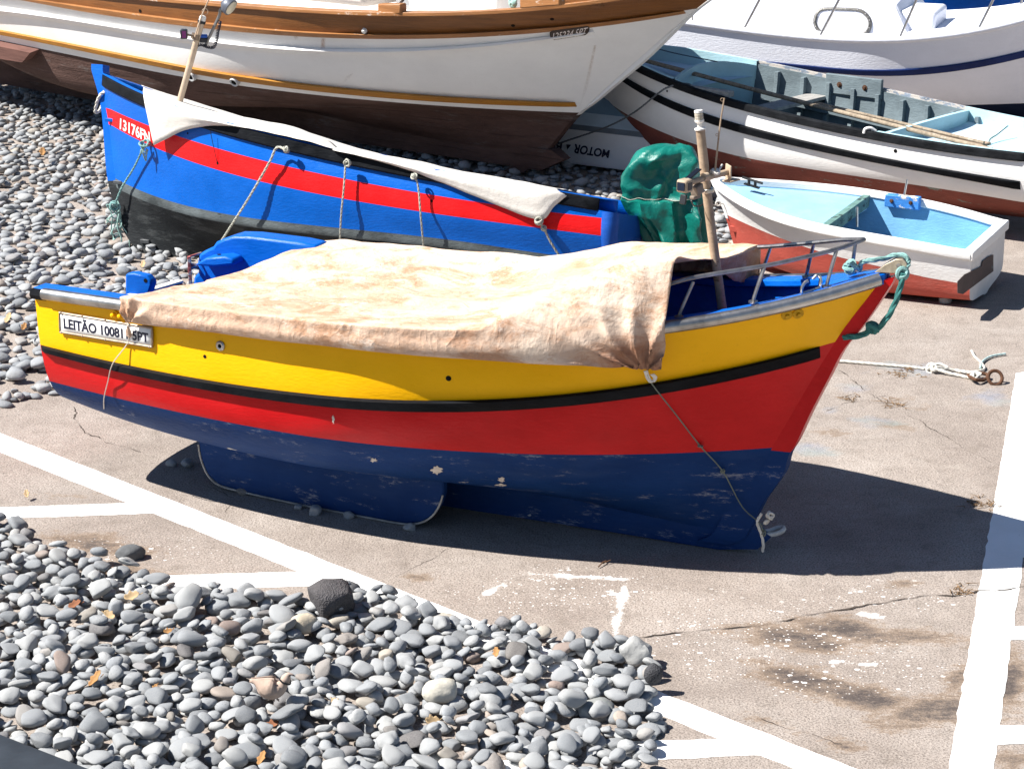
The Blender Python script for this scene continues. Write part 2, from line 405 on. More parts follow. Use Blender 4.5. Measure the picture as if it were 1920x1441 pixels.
stain = blobs([(1480, 1195, 150, 26, 1, 8), (1580, 1180, 130, 26, 1, 8), (1700, 1190, 120, 22, .7, 4), (1500, 1275, 110, 30, 1, 14), (1620, 1305, 120, 26, 1, 10), (1760, 1330, 130, 36, 1, -8), (1800, 1270, 50, 30, .9, -40),
  (1890, 1280, 40, 60, 1, 20), (1870, 1215, 60, 20, .8, 0), (1580, 1395, 60, 12, .7, 15), (190, 1020, 130, 22, .8, 8), (230, 1070, 120, 16, .7, 5), (785, 1082, 40, 9, .8, 0), (1690, 1095, 40, 12, .7, 0), (1430, 1350, 110, 9, .6, 18),
  (1720, 760, 60, 16, .45, 20), (1680, 800, 60, 12, .5, 10), (1560, 812, 60, 9, .5, 8), (1890, 1420, 50, 30, .8, 0), (100, 930, 100, 10, .4, 0), (1700, 560, 90, 30, .3, 0)])
stain = np.clip(stain*1.35-(n2*.75+n3*.5-.18), 0, 1)
blue = blobs([(1530, 845, 70, 20, 1, 6), (1700, 690, 140, 24, .8, 0), (1860, 750, 80, 30, .8, 0), (1640, 790, 120, 25, .7, 8), (1600, 725, 90, 18, .7, 0), (1560, 760, 50, 30, .7, 0), (1760, 850, 90, 26, .5, 0), (1700, 620, 90, 16, .45, 0), (1545, 990, 50, 12, .5, 0)])
blue = np.clip(blue*1.3-(n2*.8+n3*.5-.1), 0, 1)
def seg(a, b, r):
    ax, ay = a; bx, by = b; t = np.clip(((PX-ax)*(bx-ax)+(PY-ay)*(by-ay))/((bx-ax)**2+(by-ay)**2), 0, 1)
    return np.exp(-((PX-ax-t*(bx-ax))**2+((PY-ay-t*(by-ay))*1.6)**2)/r**2)
wh = np.zeros_like(X)
for a, b, r in (((985, 1074), (1175, 1086), 11), ((1172, 1100), (1150, 1190), 14), ((1140, 1108), (1170, 1120), 8), ((955, 1085), (900, 1120), 16), ((1590, 1105), (1620, 1110), 10), ((1610, 1150), (1660, 1158), 12), ((1560, 1240), (1640, 1245), 10), ((1560, 1120), (1600, 1126), 8)):
    wh = np.maximum(wh, seg(a, b, r))
wh = np.clip(wh*1.3-(n3*1.0+n2*.5-.0), 0, 1)
spl = np.clip(blobs([(1480, 1230, 300, 70, 1, 5), (1050, 1110, 250, 50, .8, 0), (1650, 1120, 200, 40, .7, 0), (250, 1030, 250, 40, .6, 0), (1350, 1150, 250, 60, .6, 0)]), 0, 1)
me = bpy.data.meshes.new('ground'); a, b = X.shape; V[..., 2] = 0
idx = np.arange(a*b).reshape(a, b); F = np.stack([idx[:-1, :-1], idx[:-1, 1:], idx[1:, 1:], idx[1:, :-1]], -1).reshape(-1, 4)
me.from_pydata(V.reshape(-1, 3).tolist(), [], F.tolist()); me.polygons.foreach_set('use_smooth', [True]*len(me.polygons))
for nm, arr in (('stain', stain), ('blue', blue), ('white', wh), ('splat', spl)):
    at = me.attributes.new(nm, 'FLOAT', 'POINT'); at.data.foreach_set('value', arr.reshape(-1).astype(np.float32))
ground = bpy.data.objects.new('ground', me); COL.objects.link(ground); ground['kind'] = 'structure'
k = NT('concrete', .9)
c = k.ramp(k.noise(1.1, None, 6, .65), [(.3, (.258, .214, .187)), (.5, (.335, .287, .254)), (.7, (.41, .362, .327))])
sp = k.noise(95, None, 3, .7); c = k.mix(k.ramp(sp, [(.38, .8), (.5, 0.)]), c, (.10, .085, .07)); c = k.mix(k.ramp(sp, [(.55, 0.), (.7, .6)]), c, (.52, .465, .41))
c = k.mix(k.ramp(k.noise(.55, k.map((1, 1.5, 1)), 8, .75), [(.46, 0.), (.7, .45)]), c, (.19, .16, .14)); vd = k.vor(14, k.map((1, 1.6, 1))); c = k.mix(k.ramp(vd, [(.05, .5), (.1, 0.)]), c, (.14, .13, .12))
c = k.mix(k.ramp(k.noise(6, None, 8, .75), [(.52, 0.), (.7, .5)]), c, (.145, .12, .098)); c = k.mix(k.ramp(k.noise(2.3, k.map((1, 2.2, 1)), 10, .8), [(.56, 0.), (.66, .4)]), c, (.40, .355, .31)); c = k.mix(k.ramp(k.noise(32, None, 6, .8), [(.56, 0.), (.66, .6)]), c, (.09, .075, .065)); c = k.mix(k.ramp(k.noise(45, k.map((1, 1.5, 1)), 7, .8), [(.58, 0.), (.68, .5)]), c, (.45, .41, .36))
st = k.math('ADD', k.math('MULTIPLY', k.attr('stain'), .52), k.math('MULTIPLY', k.math('SUBTRACT', k.noise(7, k.map((1, 1.9, 1)), 13, .9), .5), 2.3))
st = k.math('MULTIPLY', st, k.math('GREATER_THAN', k.attr('stain'), .01))
c = k.mix(k.ramp(st, [(.02, 0.), (.2, .6), (.4, .4)]), c, (.22, .145, .085)); c = k.mix(k.ramp(st, [(.16, 0.), (.5, .9)]), c, (.062, .052, .050))
bl = k.math('ADD', k.attr('blue'), k.math('MULTIPLY', k.math('SUBTRACT', k.noise(14, k.map((1, 1.6, 1)), 10, .85), .5), 1.2)); bl = k.math('MULTIPLY', bl, k.math('GREATER_THAN', k.attr('blue'), .01))
c = k.mix(k.ramp(bl, [(.2, 0.), (.7, .5)]), c, k.ramp(k.noise(1.7, None, 2), [(.45, (.20, .25, .35)), (.58, (.22, .30, .31))]))
v1 = k.noise(1.8, None, 2); sd1 = k.vor(9, k.map((1, 1.4, 1))); sd2 = k.vor(30, k.map((1, 1.3, 1)))
dots = k.math('MAXIMUM', k.ramp(sd1, [(.11, 1.), (.14, 0.)]), k.ramp(sd2, [(.13, 1.), (.17, 0.)])); dots = k.math('MULTIPLY', dots, k.ramp(k.math('ADD', k.attr('splat'), k.math('MULTIPLY', k.math('SUBTRACT', k.noise(4, None, 4), .5), 1.2)), [(.3, 0.), (.6, 1.)]))
wv = k.math('ADD', k.attr('white'), k.math('MULTIPLY', k.math('SUBTRACT', k.noise(38, k.map((1, 1.5, 1)), 9, .9), .55), 2.2)); wv = k.math('MULTIPLY', wv, k.math('GREATER_THAN', k.attr('white'), .01))
c = k.mix(k.math('MAXIMUM', k.ramp(wv, [(.2, 0.), (.34, .95)]), dots), c, (.82, .80, .78)); k.col(c)
k.bump(k.math('ADD', k.noise(70, None, 5, .7), k.math('MULTIPLY', k.noise(9, None, 4), 2.)), .55, .012); me.materials.append(k.m)

# road markings: sheets 4 mm above the concrete, with worn edges
kk = NT('road_paint', .6); c = kk.ramp(kk.noise(3, None, 5), [(.3, (.80, .80, .78)), (.7, (.88, .88, .87))])
c = kk.mix(kk.ramp(kk.noise(9, None, 10, .8), [(.66, 0.), (.7, .85)]), c, (.34, .29, .24)); c = kk.mix(kk.ramp(kk.noise(24, kk.map((1, .25, 1)), 4, .6), [(.70, 0.), (.76, .6)]), c, (.25, .23, .22)); kk.col(c); kk.bump(kk.noise(70, None, 4), .35, .01); RP = kk.m
global_z = [.0008]
def mark(A, B, C, D, n=90):
    """painted band between edge A-B and edge D-C (pixel corners put on the ground)"""
    a, b, c2, d = (at_z(*q) for q in (A, B, C, D)); m = M(); R = []
    for i, t in enumerate(np.linspace(0, 1, n)):
        p, q = a+(b-a)*t, d+(c2-d)*t; e = unit(q-p); j1, j2 = (nz(p, 14)*.010+nz(p, 50)*.006), (nz(q, 14, 5)*.010+nz(q, 50, 5)*.006)
        R.append([p+e*j1, p*.5+q*.5, q+e*j2])
    R = np.array(R); global_z[0] += .00025; R[..., 2] = global_z[0]; m.grid(R); o = m.build('road_marking', RP, angle=60); o['kind'] = 'structure'; return o
mark((-60, 788), (1780, 1509), (1662, 1509), (-60, 824))
for q in (((-60, 953), (244, 942.5), (299, 962), (-60, 974)), ((150, 1083), (571, 1071), (640, 1097), (150, 1110)), ((1100, 1392), (1364, 1384), (1440, 1414), (1100, 1431)), ((500, 1429), (1000, 1425), (1000, 1460), (500, 1464))):
    mark(*q, n=40)
mark((1905, 700), (1768, 1500), (1856, 1500), (1968, 690))
for ya, yb in ((1024, 1046), (1174, 1201), (1360, 1396)): mark((1930-.13*(ya-900), ya), (2200, ya-6), (2200, yb-6), (1930-.13*(yb-900), yb), n=30)
# cracks: thin broken-edged grooves
ck = plain('crack_dirt', (.06, .048, .04), .95, 0, .4, 30); ck2 = plain('crack_pale', (.5, .44, .37), .95, 0, .3, 30)
for px, wd in (([(1060, 1232), (1180, 1200), (1290, 1183), (1400, 1176), (1500, 1158), (1600, 1140), (1700, 1122), (1830, 1112), (1960, 1098)], .0096), ([(140, 762), (146, 790), (160, 808), (200, 828), (262, 848)], .009), ([(1568, 690), (1600, 712), (1640, 745), (1700, 775), (1760, 812), (1885, 882)], .006), ([(1550, 770), (1590, 756), (1662, 742)], .006), ([(735, 1082), (790, 1058), (860, 1018)], .004), ([(1430, 1345), (1500, 1372), (1580, 1396)], .004), ([(380, 905), (430, 935), (420, 960)], .004)):
    P = spline([at_z(*q) for q in px], 160); R = []
    for i, p in enumerate(P):
        t = unit(P[min(i+1, 159)]-P[max(i-1, 0)]); e = np.array([-t[1], t[0], 0]); p = p+e*(nz(p, 6)*.03+nz(p, 25)*.012); ww2 = wd*.62*max(.12, .6+1.6*nz(p, 9, 3)); R.append([p-e*ww2, p+e*ww2])
    R = np.array(R); R[..., 2] = .0007 if wd < .0095 else .0045; m = M(); m.grid(R); o = m.build('ground_crack', ck, angle=60); o['kind'] = 'structure'

# ------------------------------------------------------------------ pebbles
def inpoly(x, y, P):
    P = np.asarray(P); r = np.zeros_like(x, bool); j = len(P)-1
    for i in range(len(P)):
        c1 = (P[i, 1] > y) != (P[j, 1] > y); xx = (P[j, 0]-P[i, 0])*(y-P[i, 1])/(P[j, 1]-P[i, 1]+1e-12)+P[i, 0]; r ^= c1 & (x < xx); j = i
    return r
ico = bpy.data.meshes.new('i'); bm = bmesh.new(); bmesh.ops.create_icosphere(bm, subdivisions=3, radius=1); bm.to_mesh(ico); bm.free()
IV = np.array([v.co for v in ico.vertices]); IF = np.array([p.vertices[:] for p in ico.polygons])
ico2 = bpy.data.meshes.new('i2'); bm = bmesh.new(); bmesh.ops.create_icosphere(bm, subdivisions=2, radius=1); bm.to_mesh(ico2); bm.free()
JV = np.array([v.co for v in ico2.vertices]); JF = np.array([p.vertices[:] for p in ico2.polygons])
def pebble_shape(V, k):
    r = np.random.default_rng(k); d = V.copy(); p = r.uniform(.78, 1.0); d = np.sign(d)*np.abs(d)**p
    o = r.uniform(0, 50); rough = r.choice([.10, .14, .2, .34], p=[.22, .33, .28, .17])
    s = np.array([1+rough*nz(v, 1.0, o)*1.3+rough*.45*nz(v, 2.3, o+9) for v in V]); d = d*s[:, None]
    d[:, 0] *= 1+.22*r.uniform(-1, 1)*V[:, 1]; d[:, 1] *= 1+.25*r.uniform(-1, 1)*V[:, 0]
    for q in range(r.integers(1, 5)):   # worn flats
        n = unit(r.normal(size=3)*np.array([1, 1, .6])); h = r.uniform(.55, .82); t = d@n; d = d-np.maximum(t-h, 0)[:, None]*n*.85
    return d
NS = 16
ico3 = bpy.data.meshes.new('i3'); bm = bmesh.new(); bmesh.ops.create_icosphere(bm, subdivisions=1, radius=1); bm.to_mesh(ico3); bm.free()
XV = np.array([v.co for v in ico3.vertices]); XF = np.array([p.vertices[:] for p in ico3.polygons])
SH = [pebble_shape(IV, k) for k in range(NS)]; SL = [pebble_shape(JV, k) for k in range(NS)]; SX = [pebble_shape(XV, k) for k in range(NS)]
def pack(poly, cell, n, amin, amax, bury=.2, tries=5, flat=.5):
    P = np.array([at_z(*q)[:2] for q in poly]); lo, hi = P.min(0)-.3, P.max(0)+.3; nx, ny = ((hi-lo)/cell).astype(int)+1
    h = np.zeros((nx, ny)); out = []
    for it in range(n):
        g = rng.gamma(6., 1/6.); a = np.clip(amin+(amax-amin)*.42*g, amin, amax*1.35)*.5; b = a*rng.uniform(.62, .95); c = a*rng.uniform(flat-.12, flat+.16); yaw = rng.uniform(0, PI); best = None
        for t in range(tries):
            for _ in range(50):
                x, y = lo+rng.random(2)*(hi-lo)
                if inpoly(np.array([x]), np.array([y]), P)[0]: break
            i0, j0 = int((x-lo[0])/cell), int((y-lo[1])/cell); rr = int(a/cell)+1
            I, J = np.meshgrid(np.arange(max(i0-rr, 0), min(i0+rr+1, nx)), np.arange(max(j0-rr, 0), min(j0+rr+1, ny)), indexing='ij')
            dx, dy = lo[0]+I*cell-x, lo[1]+J*cell-y; cs, sn = math.cos(yaw), math.sin(yaw); q = ((dx*cs+dy*sn)/a)**2+((dy*cs-dx*sn)/b)**2; m = q < .92
            if not m.any(): continue
            e = c*np.sqrt(1-q[m]); z = (h[I[m], J[m]]+e).max()
            if best is None or z < best[0]: best = (z, x, y, I[m], J[m], e, dx[m], dy[m])
        if best is None: continue
        z, x, y, I, J, e, dx, dy = best; hh = h[I, J]; z -= bury*c
        A = np.c_[dx, dy, np.ones(len(dx))]; sl = np.linalg.lstsq(A, hh, rcond=None)[0] if len(dx) > 3 else (0, 0, 0)
        tx, ty = np.clip(sl[0]*.7+rng.normal(0, .13), -.6, .6), np.clip(sl[1]*.7+rng.normal(0, .13), -.6, .6)
        h[I, J] = np.maximum(hh, z+e*.92); out.append((x, y, z, a, b, c, yaw, tx, ty, i0, j0))
    vis = []
    for o in out:
        i0, j0 = int((o[0]-lo[0])/cell), int((o[1]-lo[1])/cell); vis.append(o[2]+o[5]*.95 >= h[max(i0-1, 0):i0+2, max(j0-1, 0):j0+2].mean())
    return out, vis, (h, lo, cell)
def pmat(o):
    x, y, z, a, b, c, yaw, tx, ty = o[:9]; up = unit(np.array([-tx, -ty, 1])); u = np.array([math.cos(yaw), math.sin(yaw), 0]); u = unit(u-up*(u@up)); v = np.cross(up, u); return np.array([u*a, v*b, up*c])
def stone_mat(name, src):
    k = NT(name, .8)
    if src == 'obj': rv = nn(k.t, 'ShaderNodeObjectInfo').outputs['Random']
    else: rv = nn(k.t, 'ShaderNodeNewGeometry').outputs['Random Per Island']
    c = k.ramp(rv, [(0, (.15, .162, .178)), (.12, (.20, .215, .232)), (.36, (.255, .27, .288)), (.62, (.305, .318, .33)), (.90, (.355, .362, .362)), (.935, (.23, .20, .18)), (.95, (.25, .185, .16)), (.962, (.40, .36, .30)), (.975, (.09, .085, .09)), (1, (.30, .30, .31))])
    c = k.mix(k.ramp(k.noise(9, None, 6, .7), [(.35, .0), (.7, .35)]), c, (.36, .35, .33)); sp = k.noise(85, None, 3, .7)
    c = k.mix(k.ramp(sp, [(.58, 0.), (.72, .5)]), c, (.08, .08, .085)); c = k.mix(k.ramp(sp, [(.3, .35), (.4, 0.)]), c, (.45, .44, .42)); k.col(c)
    k.bump(k.math('ADD', k.noise(55, None, 5, .7), k.math('MULTIPLY', k.noise(14, None, 3), 1.5)), .4, .008); return k.m
SM1, SM2 = stone_mat('pebble_stone', 'obj'), stone_mat('pebble_stone_bed', 'isl')
FORE = [(-150, 985), (0, 982), (50, 1002), (90, 1036), (150, 1052), (215, 1062), (262, 1085), (290, 1104), (330, 1108), (420, 1112), (500, 1128), (580, 1150), (650, 1120), (720, 1128), (790, 1140), (830, 1172), (980, 1176), (1030, 1196), (1100, 1206), (1195, 1215), (1240, 1275), (1210, 1310), (1235, 1350), (1222, 1400), (1235, 1500), (1220, 1600), (-200, 1600)]
BACK = [(-250, 800), (-60, 778), (60, 752), (138, 738), (200, 650), (420, 560), (1000, 500), (1340, 488), (1430, 440), (1500, 330), (1330, 230), (1000, 150), (500, 120), (-250, 130)]
fo, fv, FH = pack(FORE, .016, 1950, .05, .172, tries=4, flat=.40)
bo, bv, _ = pack(BACK, .033, 8000, .065, .185, tries=3, flat=.40)
meshes = []
for k in range(NS):
    me = bpy.data.meshes.new('pebble'); me.from_pydata(SH[k].tolist(), [], IF.tolist()); me.polygons.foreach_set('use_smooth', [True]*len(me.polygons)); me.materials.append(SM1); meshes.append(me)
scored = []
for i, (o, v) in enumerate(zip(fo, fv)):
    px, py = proj(o[:3])
    if v and -10 < px < 1925 and py < 1450: scored.append((o[3]*o[4]/((o[1]-0)**2), i))
scored.sort(reverse=True); top = set(i for _, i in scored[:300])
rest = []
for i, o in enumerate(fo):
    if i in top:
        A = pmat(o); ob = bpy.data.objects.new('pebble', meshes[i % NS]); COL.objects.link(ob)
        ob.matrix_world = Matrix(((A[0][0], A[1][0], A[2][0], o[0]), (A[0][1], A[1][1], A[2][1], o[1]), (A[0][2], A[1][2], A[2][2], o[2]), (0, 0, 0, 1)))
        tag(ob, 'smooth grey beach pebble lying among the loose stones of the foreground heap', 'pebble', 'pebbles of the foreground heap')
    else: rest.append((o, True))
for o in bo:
    rest.append((o, o[1] < 21))
VV, FF, off = [], [], 0
for i, (o, hi) in enumerate(rest):
    S, f = (SL[i % NS], JF) if hi else (SX[i % NS], XF); A = pmat(o); VV.append(S@A+np.array(o[:3])); FF.append(f+off); off += len(S)
VV = np.vstack(VV); FF = np.vstack(FF)
me = bpy.data.meshes.new('pebble_bed'); me.vertices.add(len(VV)); me.vertices.foreach_set('co', VV.ravel()); me.loops.add(FF.size); me.loops.foreach_set('vertex_index', FF.ravel().astype(np.int32))
me.polygons.add(len(FF)); me.polygons.foreach_set('loop_start', np.arange(0, FF.size, 3, dtype=np.int32)); me.polygons.foreach_set('loop_total', np.full(len(FF), 3, np.int32)); me.update(calc_edges=True)
me.polygons.foreach_set('use_smooth', [True]*len(FF)); me.materials.append(SM2); pb = bpy.data.objects.new('pebble_bed', me); COL.objects.link(pb)
tag(pb, 'bed of rounded grey beach pebbles behind and around the boats', 'pebbles', None, 'stuff')
# small stones kicked out on to the concrete
fh = lambda p: float(FH[0][int(np.clip((p[0]-FH[1][0])/FH[2], 0, FH[0].shape[0]-1)), int(np.clip((p[1]-FH[1][1])/FH[2], 0, FH[0].shape[1]-1))])
def odd_stone(px, rad, k, mat, label, yaw=.3, z=None, group=None):
    P = at_z(*px); zz = (fh(P) if z is None else z); P = at_z(px[0], px[1], zz+rad[2]*.6)
    m = M(); c, s = math.cos(yaw), math.sin(yaw); V = SH[k]*np.array(rad); V = np.c_[V[:, 0]*c-V[:, 1]*s, V[:, 0]*s+V[:, 1]*c, V[:, 2]]+P
    m.add(V, IF.tolist()); return tag(m.build('stone', mat), label, 'stone', group)
def stone(name, col, hole=False):
    k = NT(name, .85); c = k.ramp(k.noise(12, None, 6, .7), [(.3, tuple(x*.75 for x in col)), (.7, tuple(x*1.25 for x in col))])
    if hole:
        v = k.vor(110); c = k.mix(k.ramp(v, [(.2, .7), (.36, 0.)]), c, tuple(x*.35 for x in col)); k.bump(k.math('ADD', v, k.noise(30, None, 6, .7)), .5, .012)
    else: k.bump(k.noise(40, None, 6, .7), .6, .01)
    k.col(c); return k.m
odd_stone((620, 1126), (.135, .11, .115), 3, stone('lava_stone', (.085, .08, .083), True), 'dark porous lava boulder at the edge of the pebbles beside the white line', z=.05)
odd_stone((655, 1112), (.06, .06, .075), 5, stone('slate_stone', (.13, .13, .135)), 'dark smooth stone leaning behind the porous lava boulder', z=0.)
odd_stone((568, 1170), (.072, .06, .055), 7, stone('tan_stone', (.50, .43, .33)), 'tan pitted stone just below the porous lava boulder')
odd_stone((826, 1296), (.095, .07, .055), 9, stone('cream_stone', (.52, .49, .42)), 'big cream coloured rough stone in the middle of the pebble heap')
odd_stone((1122, 1330), (.10, .075, .05), 2, stone('grey_rock', (.27, .28, .27)), 'large flat grey stone near the right end of the pebble heap')
odd_stone((1188, 1222), (.085, .075, .075), 4, stone('pale_grey_rock', (.36, .36, .35)), 'pale grey stone standing at the top right corner of the heap', z=.03)
odd_stone((1225, 1262), (.045, .04, .05), 6, stone('black_rock', (.06, .06, .065), True), 'small black lava stone at the right edge of the heap')
odd_stone((820, 1160), (.12, .06, .03), 8, stone('slab_stone', (.40, .37, .32)), 'flat pale slab of stone lying at the end of the white line', z=0., yaw=-.2)
odd_stone((245, 1037), (.085, .06, .05), 10, stone('long_rock', (.12, .125, .13)), 'long dark stone at the upper left edge of the pebble heap', yaw=.5)
for i, (px, r) in enumerate((((455, 921), .045), ((590, 957), .055), ((655, 965), .04), ((560, 950), .03), ((770, 988), .04), ((350, 868), .05), ((322, 868), .04), ((1772, 562), .06), ((1478, 497), .07), ((925, 1010), .0), ((1228, 1345), .04), ((1238, 1366), .035))):
    if r: odd_stone(px, (r, r*.8, r*.6), i, SM1, 'small loose stone lying on the concrete by the boats', z=0., yaw=i, group='loose stones on the concrete')

# ================================================================== yellow, red and blue fishing boat
steel = plain('steel', (.50, .48, .45), .32, 1., .25, 8, .15); rusty = plain('rusty_iron', (.10, .05, .03), .85, .2, .5, 20, .5)
black_rail = paint('black_paint', (.006, .007, .009), .45, .4, 5, .3, (.10, .095, .09), .735, 7, spec=.05)
hole_m = plain('hole_dark', (.005, .005, .005), .9); white_rope = plain('white_rope', (.62, .60, .54), .85, 0, .2, 40, .4); teal_rope = plain('teal_rope', (.20, .36, .34), .85, 0, .3, 40, .4); dteal_rope = plain('dark_teal_rope', (.045, .17, .16), .85, 0, .3, 40, .4)
grey_cord = plain('grey_cord', (.42, .42, .36), .85, 0, .2, 40, .4); black_m = plain('black_plastic', (.012, .013, .016), .45)
yel = paint('yellow_paint', (.90, .455, .0), .36, .045, 2.5, .18, (.55, .30, .01), .74, 7); red = paint('red_paint', (.52, .006, .008), .34, .12, 2.2, .2, (.50, .06, .05), .70, 3)
k = NT('blue_bottom_paint', .55); k.b.inputs['Specular IOR Level'].default_value = .08
n = k.noise(1.6, k.map((1, 1, 2)), 6, .65); c = k.ramp(n, [(.3, (.005, .026, .105)), (.7, (.010, .042, .155))]); f = k.noise(3.2, k.map((.8, .8, 3.2)), 12, .82)
c = k.mix(k.ramp(k.noise(2.2, k.map((.7, .7, 3)), 6, .6), [(.52, 0.), (.7, .35)]), c, (.035, .065, .15)); c = k.mix(k.ramp(f, [(.565, 0.), (.66, .75)]), c, (.36, .37, .40)); c = k.mix(k.ramp(k.noise(4.5, k.map((1, 1, 2.4)), 4, .5), [(.72, 0.), (.725, 1.)]), c, (.48, .45, .42)); k.col(c); k.bump(k.noise(18, k.map((1, 1, 3)), 6), .4, .012); bluebot = k.m
blue_in = paint('bright_blue_paint', (.0, .105, .50), .38, .15, 3, .25, (.01, .03, .08), .76, 6)
blue_dull = paint('worn_blue_paint', (.02, .12, .42), .45, .25, 4, .3, (.25, .26, .3), .64, 5, (1, 1, 1))
yf = Frame(at_z(1690, 500, 1.76), -23, 1, 1.6)
ystem = [(1657, 528), (1648, 545), (1580, 632), (1545, 692), (1505, 765), (1459, 842), (1440, 880), (1408, 945), (1378, 1002)]
px_sheer = [(73, 557), (146, 568), (241, 582), (400, 604), (600, 626), (819, 641), (1000, 642), (1150, 637), (1240, 628), (1375, 600), (1485, 575), (1594, 549), (1650, 537)]
px_rub = [(77, 646), (219, 681), (365, 708), (547, 734), (709, 747), (855, 750), (1037, 743), (1147, 730), (1300, 705), (1375, 686), (1485, 661), (1570, 642)]
px_rubb = [(78, 657), (219, 695), (365, 725), (547, 754), (709, 766), (855, 771), (1037, 765), (1300, 725), (1485, 683), (1565, 664)]
px_wl = [(104, 717), (197, 741), (365, 779), (547, 808), (693, 834), (846, 848), (928, 852), (1110, 849), (1293, 843), (1440, 843)]
YL = 5.15
yh = Hull(yf, YL, ystem, [(px_sheer, .98, .72, 2.0, .55, 4, True), (px_rub, .97, .715, 1.92, .56, 4, True), (px_wl, .93, .66, 1.75, .58, 3, True),
    ([(.8, -1.40), (2, -1.38), (3, -1.36), (4, -1.32), (5.06, -1.22)], .74, .54, 1.5, .6, 3, False), ([(.8, -1.58), (2, -1.53), (3, -1.46), (4.2, -1.40), (5.06, -1.30)], .32, .26, 1.3, .6, 3, False), ([(.85, -1.66), (2, -1.58), (3, -1.49), (4.2, -1.42), (5.06, -1.32)], .05, .05, 1.2, .5, 3, False)], N=110, rake=.06)
yb = thing('fishing_boat', 'wooden fishing boat painted yellow, red and blue with a plate lettered LEITÃO', 'boat', yf.wld((2.5, 0, -1.76)))
YCUT = (4.66, -.80); m = M(); yh.side([0, 1, 2, 2, 2], m, cut=YCUT); yhull = m.build('hull', [yel, red, bluebot], yb, angle=50)
# transom with a low top between the raised quarters
m = M(); yh.end_cap(m, 0, top=-.78, th=.05); m.build('transom', red, yb)
ws = yh.rows[0][3]
def yfloor(s): return float(ws(s))-.62+.12*max(0, 1.2-s)
m = M(); yh.inner(m, .045, yfloor, .16, YL, 90, cut=YCUT); m.build('inner_planking', blue_in, yb)
m = M()
for sd in (1, -1):   # blue capping board
    R = []
    for s in np.linspace(.07, YL-.03 if sd > 0 else 4.66, 90):
        wt = float(ws(s)); b = yh.y(s, wt); R.append([(s, sd*(b+.012), wt-.004), (s, sd*(b+.012), wt+.062), (s, sd*max(.004, b-.12), wt+.062), (s, sd*max(.004, b-.12), wt+.02)])
    P = yf.wld(np.array(R)); m.grid(P, wrapv=True); m.add(P[0], [(0, 1, 2, 3)]); m.add(P[-1], [(0, 1, 2, 3)])
m.build('capping_board', blue_in, yb, bevel=.008)
m = M()
R = [yf.wld(np.array([(.02, 0, float(ws(.05))+.063), (.5, .0, float(ws(.5))+.066), (.5, .3, float(ws(.5))+.06), (.3, .22, float(ws(.3))+.064), (.12, .08, float(ws(.1))+.064)]))]
Rr = []
for s in np.linspace(.05, .42, 12):
    b = yh.y(s, float(ws(s))); Rr.append([(s, yy*b, float(ws(s))+.066) for yy in np.linspace(-1, 1, 7)])
m.grid(yf.wld(np.array(Rr))); m.build('breasthook', blue_in, yb)
for sd in (1, -1):   # half-round steel rail
    s1 = YL-.13 if sd > 0 else 4.5
    P = yf.wld(np.array([(s, sd*(yh.y(s, float(ws(s)))+.018), float(ws(s))+.032) for s in np.linspace(.10, s1, 100)]))
    m = M(); m.tube(P, .037, 12); m.build('steel_rail', plain('steel_rail', (.42, .41, .395), .36, 1., .45, 5, .3), yb)
    P = yf.wld(np.array([(s, sd*(yh.y(s, float(ws(s)))+.008), float(ws(s))+.022) for s in np.linspace(s1, YL-.03 if sd > 0 else 4.64, 6)])); m = M(); m.tube(P, .036, 8); m.build('rail_end', black_rail, yb)
wr, wrb = yh.curve(px_rub, 4), yh.curve(px_rubb, 4)
m = M(); yh.strip(m, wr, wrb, .40, YL-.06, .034, 90); m.build('rubbing_strake', black_rail, yb)
# stem timber, red above and blue below the waterline, and keel
outer_px = [(1682, 512), (1676, 528), (1622, 608), (1585, 653), (1560, 701), (1526, 766), (1498, 825), (1483, 850), (1472, 886), (1435, 939), (1412, 986), (1400, 1004), (1372, 1016)]
o = np.array([yf.cen(q) for q in outer_px]); o = np.c_[spline(np.c_[o, 0*o[:, 0]], 50)[:, :2]]; i = o.copy(); i[:, 0] += .19; i[:4, 1] -= np.array([.09, .07, .05, .02]); o[0, 1] -= .01
centre_post(yh, o, i, .068, [red, bluebot], 'stem', yb, split=-1.115)
kb = [(.66, -1.655), (.72, -1.72), (.95, -1.758), (1.6, -1.75), (3, -1.745), (4.0, -1.735), (4.35, -1.70), (4.45, -1.36)]
ki = [(.80, -1.55), (.84, -1.55), (.98, -1.55), (1.6, -1.5), (3, -1.44), (4.0, -1.34), (4.3, -1.33), (4.4, -1.30)]
centre_post(yh, kb, ki, .05, bluebot, 'keel', yb)
# bilge keels
A0, A1 = at_z(455, 918, .02), at_z(790, 985, .01); bn = unit(np.cross(A1-A0, (0, 0, 1)))
out = [(380, 800), (377, 830), (382, 858), (395, 888), (415, 906), (455, 918), (540, 937), (620, 953), (700, 968), (765, 979), (795, 976), (815, 964), (828, 945), (835, 925), (836, 880), (600, 835)]
P = np.array([at_pl(q, A0, bn) for q in out]); bk = bluebot
m = M(); m.prism(P+bn*.03, -bn*.06); m.build('bilge_keel', bk, yb, bevel=.012, angle=30)
Q = np.array([yf.loc(p) for p in P]); Q[:, 1] *= -1; Q = yf.wld(Q); m = M(); m.prism(Q+np.array([.0, .03, 0]), np.array([0, -.06, 0])); m.build('bilge_keel', bk, yb, bevel=.012, angle=30)
m = M(); e = spline(P[1:14], 60); m.tube(e+bn*.030, .006, 6); m.build('keel_band', plain('worn_edge', (.38, .36, .33), .7, 0, .4, 9, .4), yb)
